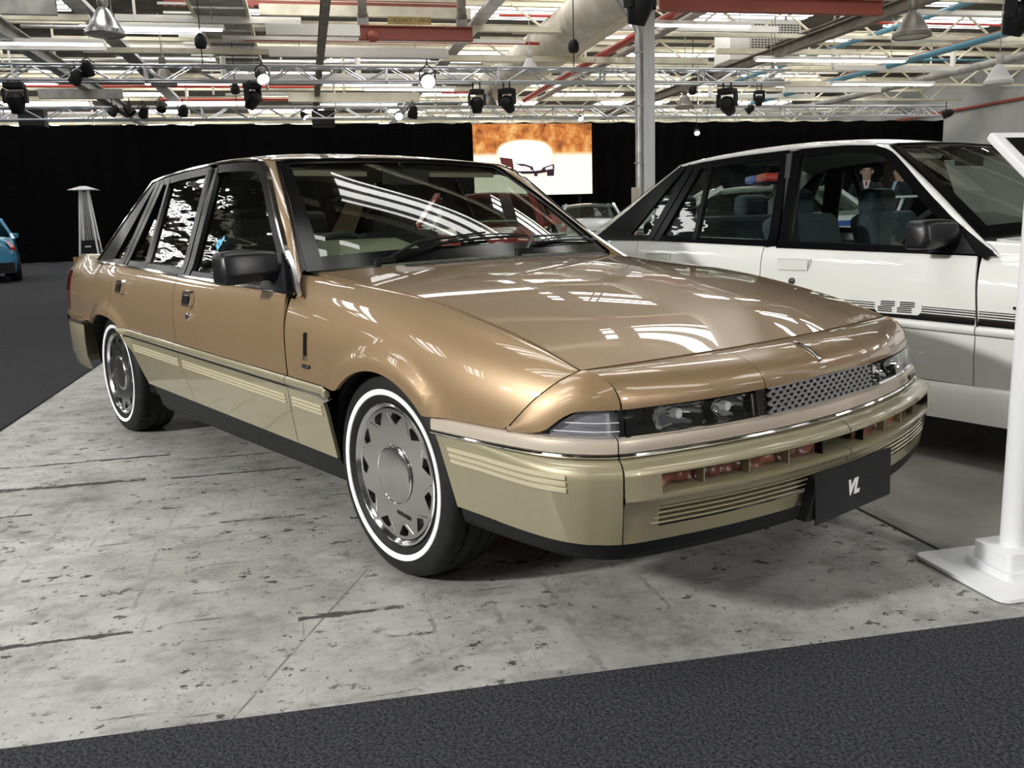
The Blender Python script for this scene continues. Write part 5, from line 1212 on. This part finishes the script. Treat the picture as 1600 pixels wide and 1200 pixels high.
# ------------------------------------------------------------------ sign stand on the right
st_m = principled('white_powder_coat', (.74, .75, .77), rough=.35)
cx_, cy_ = 1.215, .455
st = empty('sign_stand', (cx_, cy_, 0)); put(st, 'white pole stand with an angled information panel at the right edge', 'sign stand')
def rrect(w_, d, r, n=5):
    P_ = []
    for (sx, sy, a0) in ((1, 1, 0), (-1, 1, 90), (-1, -1, 180), (1, -1, 270)):
        for k in range(n+1): a = math.radians(a0+90*k/n); P_.append((sx*(w_/2-r)+r*math.cos(a), sy*(d/2-r)+r*math.sin(a)))
    return P_
ra = math.radians(63); ca, sa = math.cos(ra), math.sin(ra)
def rot(p): return (p[0]*ca-p[1]*sa, p[0]*sa+p[1]*ca)
m = MB(); m.prism([rot(p) for p in rrect(.36, .36, .03)], .004, .014, lambda p, d: (p[0], p[1], d)); m.build('base_plate', st_m, st)
m = MB(); 
m.prism([rot(p) for p in rrect(.17, .17, .02)], .014, .035, lambda p, d: (p[0], p[1], d)); 
m.prism([rot((p[0]*.82, p[1]*.82)) for p in rrect(.17, .17, .02)], .035, .085, lambda p, d: (p[0], p[1], d)); m.build('base_block', st_m, st)
m = MB(); m.tube([(0, 0, .08), (0, 0, .95), (.0, 0, 1.04)], .031, 20); m.build('pole', st_m, st, True)
e1 = HB; e2h = -HA; sl = math.radians(38); e2 = e2h*math.cos(sl)-np.array([0, 0, math.sin(sl)]); nn = np.cross(e1, e2); nn = nn if nn[2] > 0 else -nn
R_ = np.stack([e1, e2, nn], 1); pc = np.array([.066, .129, 1.125])
m = MB(); m.box(pc, (.42, .30, .024), R_); pn = m.build('panel', st_m, st); bv = pn.modifiers.new('b', 'BEVEL'); bv.width = .006; bv.segments = 2
m = MB(); m.box(pc+nn*.0125, (.36, .24, .002), R_); m.build('panel_screen', GM['black_gloss'], pn)
m = MB(); m.tube([(0, 0, 1.0), (.02, .04, 1.07), tuple(pc-nn*.012)], [.031, .029, .026], 16); m.build('neck', st_m, st, True)

# ------------------------------------------------------------------ patio heater
hb_ = empty('patio_heater', at_z(146, 428, 0)*1.0, HALL_ROT); hb_.location.z = .008; put(hb_, 'pyramid patio heater with steel edges standing before the curtain behind the gold car', 'heater')
steel = principled('bright_steel', (.85, .85, .86), rough=.35, metal=.2)
for (sx, sy) in ((-1, -1), (1, -1), (1, 1), (-1, 1)):
    m = MB(); m.bar((sx*.26, sy*.26, .02), (sx*.085, sy*.085, 2.12), .035, .035); m.build('edge_post', steel, hb_)
m = MB(); m.add([(-.25, -.25, .02), (.25, -.25, .02), (.25, .25, .02), (-.25, .25, .02), (-.19, -.19, .85), (.19, -.19, .85), (.19, .19, .85), (-.19, .19, .85)], [(0, 1, 5, 4), (1, 2, 6, 5), (2, 3, 7, 6), (3, 0, 4, 7), (4, 5, 6, 7)]); m.build('gas_cabinet', black_m, hb_)
m = MB(); m.lathe([(.05, .85), (.05, 2.1)], 16, 'z'); m.build('glass_tube', glass_mat('heater_tube_glass', (.9, .9, .9)), hb_, True)
for k in range(7):
    for s in (-1, 1):
        x = -.15+.05*k; m = MB(); m.tube([(x, s*.19, .86), (x*.45, s*.087, 2.08)], .004, 4); m.build('guard_wire', steel, hb_)
m = MB(); m.add([(-.33, -.33, 2.12), (.33, -.33, 2.12), (.33, .33, 2.12), (-.33, .33, 2.12), (-.07, -.07, 2.22), (.07, -.07, 2.22), (.07, .07, 2.22), (-.07, .07, 2.22)], [(0, 1, 5, 4), (1, 2, 6, 5), (2, 3, 7, 6), (3, 0, 4, 7), (4, 5, 6, 7), (3, 2, 1, 0)]); m.build('reflector_hood', steel, hb_)
m = MB(); m.box((0, -.245, .70), (.14, .02, .03)); m.build('handle', steel, hb_)

# ------------------------------------------------------------------ later cars in the background
def modern_car(name, paint, loc, rz, label, cat='car', police=False, wing=False):
    r = empty(name, loc, rz); put(r, label, cat, 'newer cars in the background'); gl = GM['side_glass']
    def W(x): return float(np.interp(x, [-2.4, -2.2, -1.6, 0, 1.4, 2.0, 2.3, 2.42], [.70, .82, .90, .92, .90, .84, .68, .45]))
    def top(x): return float(np.interp(x, [-2.4, -2.25, -1.7, -1.4, .9, 1.3, 2.0, 2.3, 2.42], [.80, .98, 1.02, 1.0, .98, .92, .82, .70, .58]))
    xs = lin(-2.40, 2.40, 49)
    def body(u, v):
        x = u; w_ = W(x); t = top(x); lo = .22
        for cx in (-1.42, 1.42):
            d = abs(x-cx)
            if d < .36: lo = max(lo, .30+math.sqrt(.36**2-d*d))
        sec = [(.93, lo), (1.0, max(.52, lo+.01)), (.99, max(.70, lo+.02)), (.95, t-.09), (.88, t-.02), (.6, t+.02), (0, t+.035)]
        f, z = sec[min(v, 12-v)]; return (x, (1 if v <= 6 else -1)*w_*f, max(z, lo))
    b = grid('body', body, xs, list(range(13)), paint, r, out=(0, 0, 1))
    b.data.set_sharp_from_angle(angle=math.radians(50)); fix_normals(b, (0, 0, .4))
    for s in (-1, 1):
        cap = [body(s*2.40, v) for v in range(13)]; q = mobj('end_panel', cap, [tuple(range(13))], paint, r)
    def roof(u, v):
        x = .35-1.55*u; y = .62*(2*v-1); return (x, y, 1.445-.05*(2*v-1)**2-.05*(2*u-1)**2)
    grid('roof', roof, lin(0, 1, 12), lin(0, 1, 10), paint, r, out=(0, 0, 1), lip=.04)
    def scr_(x0, z0, x1, z1):
        return lambda u, v: (x0+(x1-x0)*v+.06*(1-(2*u-1)**2)*(1 if x0 > 0 else -1), (2*u-1)*(.78-.16*v), z0+(z1-z0)*v-.03*(2*u-1)**2*v)
    grid('windscreen', scr_(1.18, .96, .36, 1.41), lin(0, 1, 10), lin(0, 1, 6), gl, r, out=(1, 0, .5)); grid('rear_screen', scr_(-1.85, 1.02, -1.18, 1.41), lin(0, 1, 10), lin(0, 1, 6), gl, r, out=(-1, 0, .5))
    for s in (-1, 1):
        def sg(x0, x1, t0, t1): return lambda u, v: ((x0+(x1-x0)*u)*(1-v)+(t0+(t1-t0)*u)*v, s*(.83-.20*v), .97+.415*v)
        grid('side_window', sg(1.0, -.30, .34, -.36), lin(0, 1, 6), lin(0, 1, 5), gl, r, out=(0, s, 0)); grid('side_window', sg(-.36, -1.55, -.42, -1.14), lin(0, 1, 6), lin(0, 1, 5), gl, r, out=(0, s, 0))
        for (xb, xt) in ((1.16, .38), (-.33, -.39), (-1.72, -1.18)): m = MB(); m.bar((xb, s*.82, .95), (xt, s*.63, 1.41), .07, .05); m.build('pillar', paint if xb != -.33 else black_m, r)
        m = MB(); m.box((.86, s*.98, 1.03), (.12, .20, .13)); o = m.build('door_mirror', paint, r); bv = o.modifiers.new('b', 'BEVEL'); bv.width = .03; bv.segments = 2
        def hlm(u, v): x = 2.0+.33*u; return (x, s*(W(x)*.985-.07*v), .66+.10*v-.03*u)
        grid('headlamp', hlm, lin(0, 1, 8), lin(0, 1, 4), GM['chrome'], r, out=(1, s, 0))
        def tlm(u, v): x = -2.12-.26*u; return (x, s*(W(x)*1.003-.10*v*v), .72+.20*v)
        grid('tail_lamp', tlm, lin(0, 1, 8), lin(0, 1, 4), principled('red_tail_lens', (.45, .01, .015), rough=.12, coat=.6), r, out=(-1, s, 0))
        m = MB(); m.lathe([(0, .012), (.045, .012), (.05, 0)], 14, 'x', c=(-2.405, s*.52, .80)); m.v = [p*np.array([1, 1, 1]) for p in m.v]; m.build('reverse_lamp', GM['lens_line'], r)
        for x in (-1.42, 1.42):
            wh = empty('wheel', (x, s*.80, .33)); wh.parent = r
            m = MB(); m.lathe([(.20, -.11), (.30, -.11), (.325, -.08), (.33, 0), (.325, .08), (.30, .11), (.20, .11)], 28, 'y'); m.build('tyre', tyre_m, wh, True)
            m = MB(); m.lathe([(0, s*.08), (.05, s*.09), (.06, s*.07), (.19, s*.06), (.21, s*.10)], 24, 'y'); m.build('rim', GM['rim'], wh, True)
        m = MB(); m.box((-.2, s*.80, .25), (1.9, .18, .14)); m.build('sill', paint, r)
    m = MB(); m.box((0, 0, .26), (3.9, 1.25, .12)); m.build('underbody', black_m, r)
    m = MB(); m.box((-2.36, 0, .34), (.16, 1.50, .22)); m.build('rear_valance', black_m, r)
    m = MB(); m.box((2.36, 0, .40), (.14, .80, .16)); m.build('lower_grille', black_m, r)
    m = MB(); m.lathe([(.035, -.06), (.04, .06)], 12, 'x', c=(-2.42, -.5, .33)); m.build('exhaust_tip', GM['chrome_dark'], r)
    if police:
        for s, mt in ((1, principled('red_beacon', (.55, .03, .03), rough=.2)), (-1, principled('blue_beacon', (.03, .10, .55), rough=.2))):
            m = MB(); m.box((-.35, s*.34, 1.535), (.28, .50, .11)); o = m.build('light_bar', mt, r); bv = o.modifiers.new('b', 'BEVEL'); bv.width = .03; bv.segments = 2
            m = MB(); m.bar((1.0, s*.905, .86), (-1.7, s*.905, .86), .015, .07); m.build('side_stripe', principled('blue_stripe', (.03, .10, .40), rough=.3), r)
        m = MB(); m.box((-.35, 0, 1.47), (.10, 1.0, .05)); m.build('light_bar_foot', black_m, r)
    if wing:
        m = MB(); m.box((-2.2, 0, 1.20), (.26, 1.5, .03)); m.build('rear_wing', paint, r)
        for s in (-1, 1): m = MB(); m.bar((-2.15, s*.55, 1.0), (-2.2, s*.58, 1.20), .10, .03); m.build('wing_support', paint, r)
    return r
def face(p, rz, back): return p
red_p = car_paint('red_paint', (.42, .012, .014), (.38, .01, .012), metal=.1); blue_p = car_paint('turquoise_paint', (.012, .20, .38), (.01, .18, .34), metal=.2); silver_p = car_paint('silver_paint', (.62, .64, .66), (.6, .62, .64), metal=.5); white2 = car_paint('bright_white_paint', (.75, .77, .76), (.74, .76, .75), metal=0.)
def ground_at(px, depth):
    d = RIGHT*(px-800)/FPX+FWD; d[2] = 0; f2 = np.array([math.cos(YAW), math.sin(YAW), 0]); d = d/float(d@f2); p = CAM_POS+d*depth; return (p[0], p[1], .0)
modern_car('hatchback_car', red_p, ground_at(770, 12.8), math.radians(-44), 'bright red car seen through the windscreen of the gold car')
o = modern_car('sedan_car', blue_p, ground_at(-16, 21.6), math.radians(172), 'turquoise blue car with red tail lamp at the far left edge'); o.location.z = .008
modern_car('sedan_car', silver_p, ground_at(921, 25.6), math.radians(139), 'silver car before the video screen between the gold and white cars')
modern_car('sedan_car', white2, ground_at(1150, 13.6), math.radians(228), 'white patrol car with light bar and rear wing behind the white saloon', police=True, wing=True)

# ------------------------------------------------------------------ two visitors
skin_m = principled('skin', (.55, .33, .24), rough=.5); suit_m = principled('dark_suit_cloth', (.012, .014, .022), rough=.85); hair_m = principled('dark_hair', (.03, .02, .014), rough=.6)
def person(loc, rz, label, h=1.74, tie=None, shirt=(.7, .75, .82)):
    r = empty('person', loc, rz); put(r, label, 'person', 'visitors in suits'); k = h/1.78
    # one skinned body: joints with radii (x to the figure's front, y to its left)
    J = {'pel': (0, 0, .98, .15, .12), 'waist': (0, 0, 1.12, .145, .11), 'chest': (.01, 0, 1.32, .18, .13), 'neckb': (0, 0, 1.48, .09, .08), 'neck': (.015, 0, 1.54, .058, .058), 'head0': (.03, 0, 1.60, .075, .082), 'head1': (.03, 0, 1.69, .078, .098), 'head2': (.02, 0, 1.745, .05, .06)}
    for s, n_ in ((1, 'L'), (-1, 'R')):
        J.update({'hip'+n_: (0, s*.10, .90, .10, .10), 'kn'+n_: (.02, s*.11, .50, .068, .068), 'an'+n_: (0, s*.11, .10, .05, .05), 'to'+n_: (.14, s*.12, .045, .04, .035), 'sh'+n_: (0, s*.20, 1.43, .075, .075), 'el'+n_: (-.03, s*.27, 1.14, .052, .052), 'wr'+n_: (.10, s*.24, .92, .036, .036), 'ha'+n_: (.14, s*.23, .86, .04, .03)})
        for i in range(4): J['f%d%s' % (i, n_)] = (.165+.006*i, s*(.205+.016*i), .80-.004*abs(i-1.5)*2, .010, .010); J['g%d%s' % (i, n_)] = (.150, s*(.205+.016*i), .765+.004*abs(i-1.5), .008, .008)
        J['t0'+n_] = (.175, s*.195, .875, .011, .011); J['t1'+n_] = (.20, s*.19, .835, .009, .009)
    E_ = [('pel', 'waist'), ('waist', 'chest'), ('chest', 'neckb'), ('neckb', 'neck'), ('neck', 'head0'), ('head0', 'head1'), ('head1', 'head2')]
    for n_ in 'LR':
        E_ += [('pel', 'hip'+n_), ('hip'+n_, 'kn'+n_), ('kn'+n_, 'an'+n_), ('an'+n_, 'to'+n_), ('chest', 'sh'+n_), ('sh'+n_, 'el'+n_), ('el'+n_, 'wr'+n_), ('wr'+n_, 'ha'+n_), ('ha'+n_, 't0'+n_), ('t0'+n_, 't1'+n_)]
        for i in range(4): E_ += [('ha'+n_, 'f%d%s' % (i, n_)), ('f%d%s' % (i, n_), 'g%d%s' % (i, n_))]
    names = list(J); me = bpy.data.meshes.new('body'); me.from_pydata([tuple(q*k for q in J[x][:3]) for x in names], [(names.index(a), names.index(b)) for a, b in E_], [])
    o = bpy.data.objects.new('body', me); COL.objects.link(o); o.parent = r
    me.materials.append(suit_m); me.materials.append(skin_m)
    sk = o.modifiers.new('skin', 'SKIN'); sk.use_smooth_shade = True
    lay = me.skin_vertices[0] if len(me.skin_vertices) else None
    if lay is None:
        import bmesh
        bm = bmesh.new(); bm.from_mesh(me); bm.verts.layers.skin.verify(); bm.to_mesh(me); bm.free(); lay = me.skin_vertices[0]
    for i, x in enumerate(names): lay.data[i].radius = (J[x][3]*k, J[x][4]*k); lay.data[i].use_root = (x == 'pel')
    su = o.modifiers.new('sub', 'SUBSURF'); su.levels = 2; su.render_levels = 2
    dg = bpy.context.evaluated_depsgraph_get(); m2 = bpy.data.meshes.new_from_object(o.evaluated_get(dg)); o.modifiers.clear(); o.data = m2
    if len(m2.materials) < 2:
        m2.materials.clear(); m2.materials.append(suit_m); m2.materials.append(skin_m)
    for p in m2.polygons: p.use_smooth = True; p.material_index = 1 if (p.center.z > 1.515*k or (p.center.z < .895*k and p.center.z > .74*k and p.center.x > .08*k and abs(p.center.y) > .17*k)) else 0
    # hair cap, features, shirt front, tie
    m = MB(); m.lathe([(.086, -.02), (.090, .03), (.080, .075), (.05, .105), (.0, .115)], 18, 'z'); m.v = [np.array([p[0]*1.12-.012+.0, p[1]*.98, p[2]+1.685])*k for p in m.v]; m.build('hair', hair_m, r, True)
    m = MB(); m.add(np.array([(.115, 0, 1.69), (.148, 0, 1.645), (.118, .018, 1.64), (.118, -.018, 1.64)])*k, [(0, 1, 2), (0, 3, 1), (1, 3, 2)]); m.build('nose', skin_m, r, True)
    for s in (-1, 1):
        m = MB(); m.lathe([(0, .012), (.012, .005), (.012, -.005), (0, -.012)], 10, 'z', c=np.array((.112, s*.034, 1.685))*k); m.build('eye', principled('eye', (.05, .04, .035), rough=.2), r, True)
        m = MB(); m.lathe([(0, .032), (.016, .02), (.018, -.01), (.008, -.03), (0, -.032)], 10, 'z', c=np.array((.02, s*.088, 1.665))*k); m.build('ear', skin_m, r, True)
    m = MB(); m.box(np.array((.112, 0, 1.612))*k, (.012, .05*k, .012*k)); m.build('mouth', principled('lips', (.40, .16, .13), rough=.5), r)
    m = MB(); m.add(np.array([(.085, .055, 1.525), (.085, -.055, 1.525), (.158, 0, 1.24), (.15, 0, 1.40)])*k, [(0, 3, 1), (0, 2, 3), (3, 2, 1)]); m.build('shirt', principled('shirt_%d' % int(shirt[0]*100), shirt, rough=.8), r)
    if tie:
        m = MB(); m.add(np.array([(.110, .018, 1.515), (.110, -.018, 1.515), (.166, .028, 1.28), (.166, -.028, 1.28), (.17, 0, 1.235)])*k, [(0, 2, 3, 1), (2, 4, 3)]); m.build('tie', principled('red_tie', tie, rough=.7), r)
    return r
person(ground_at(1341, 14.6), math.radians(-62), 'person in dark suit with red tie seen through the white saloon window', tie=(.45, .03, .04))
person(ground_at(1392, 15.2), math.radians(238), 'person in a dark suit and blue shirt turned sideways, right of the other', shirt=(.35, .5, .75))
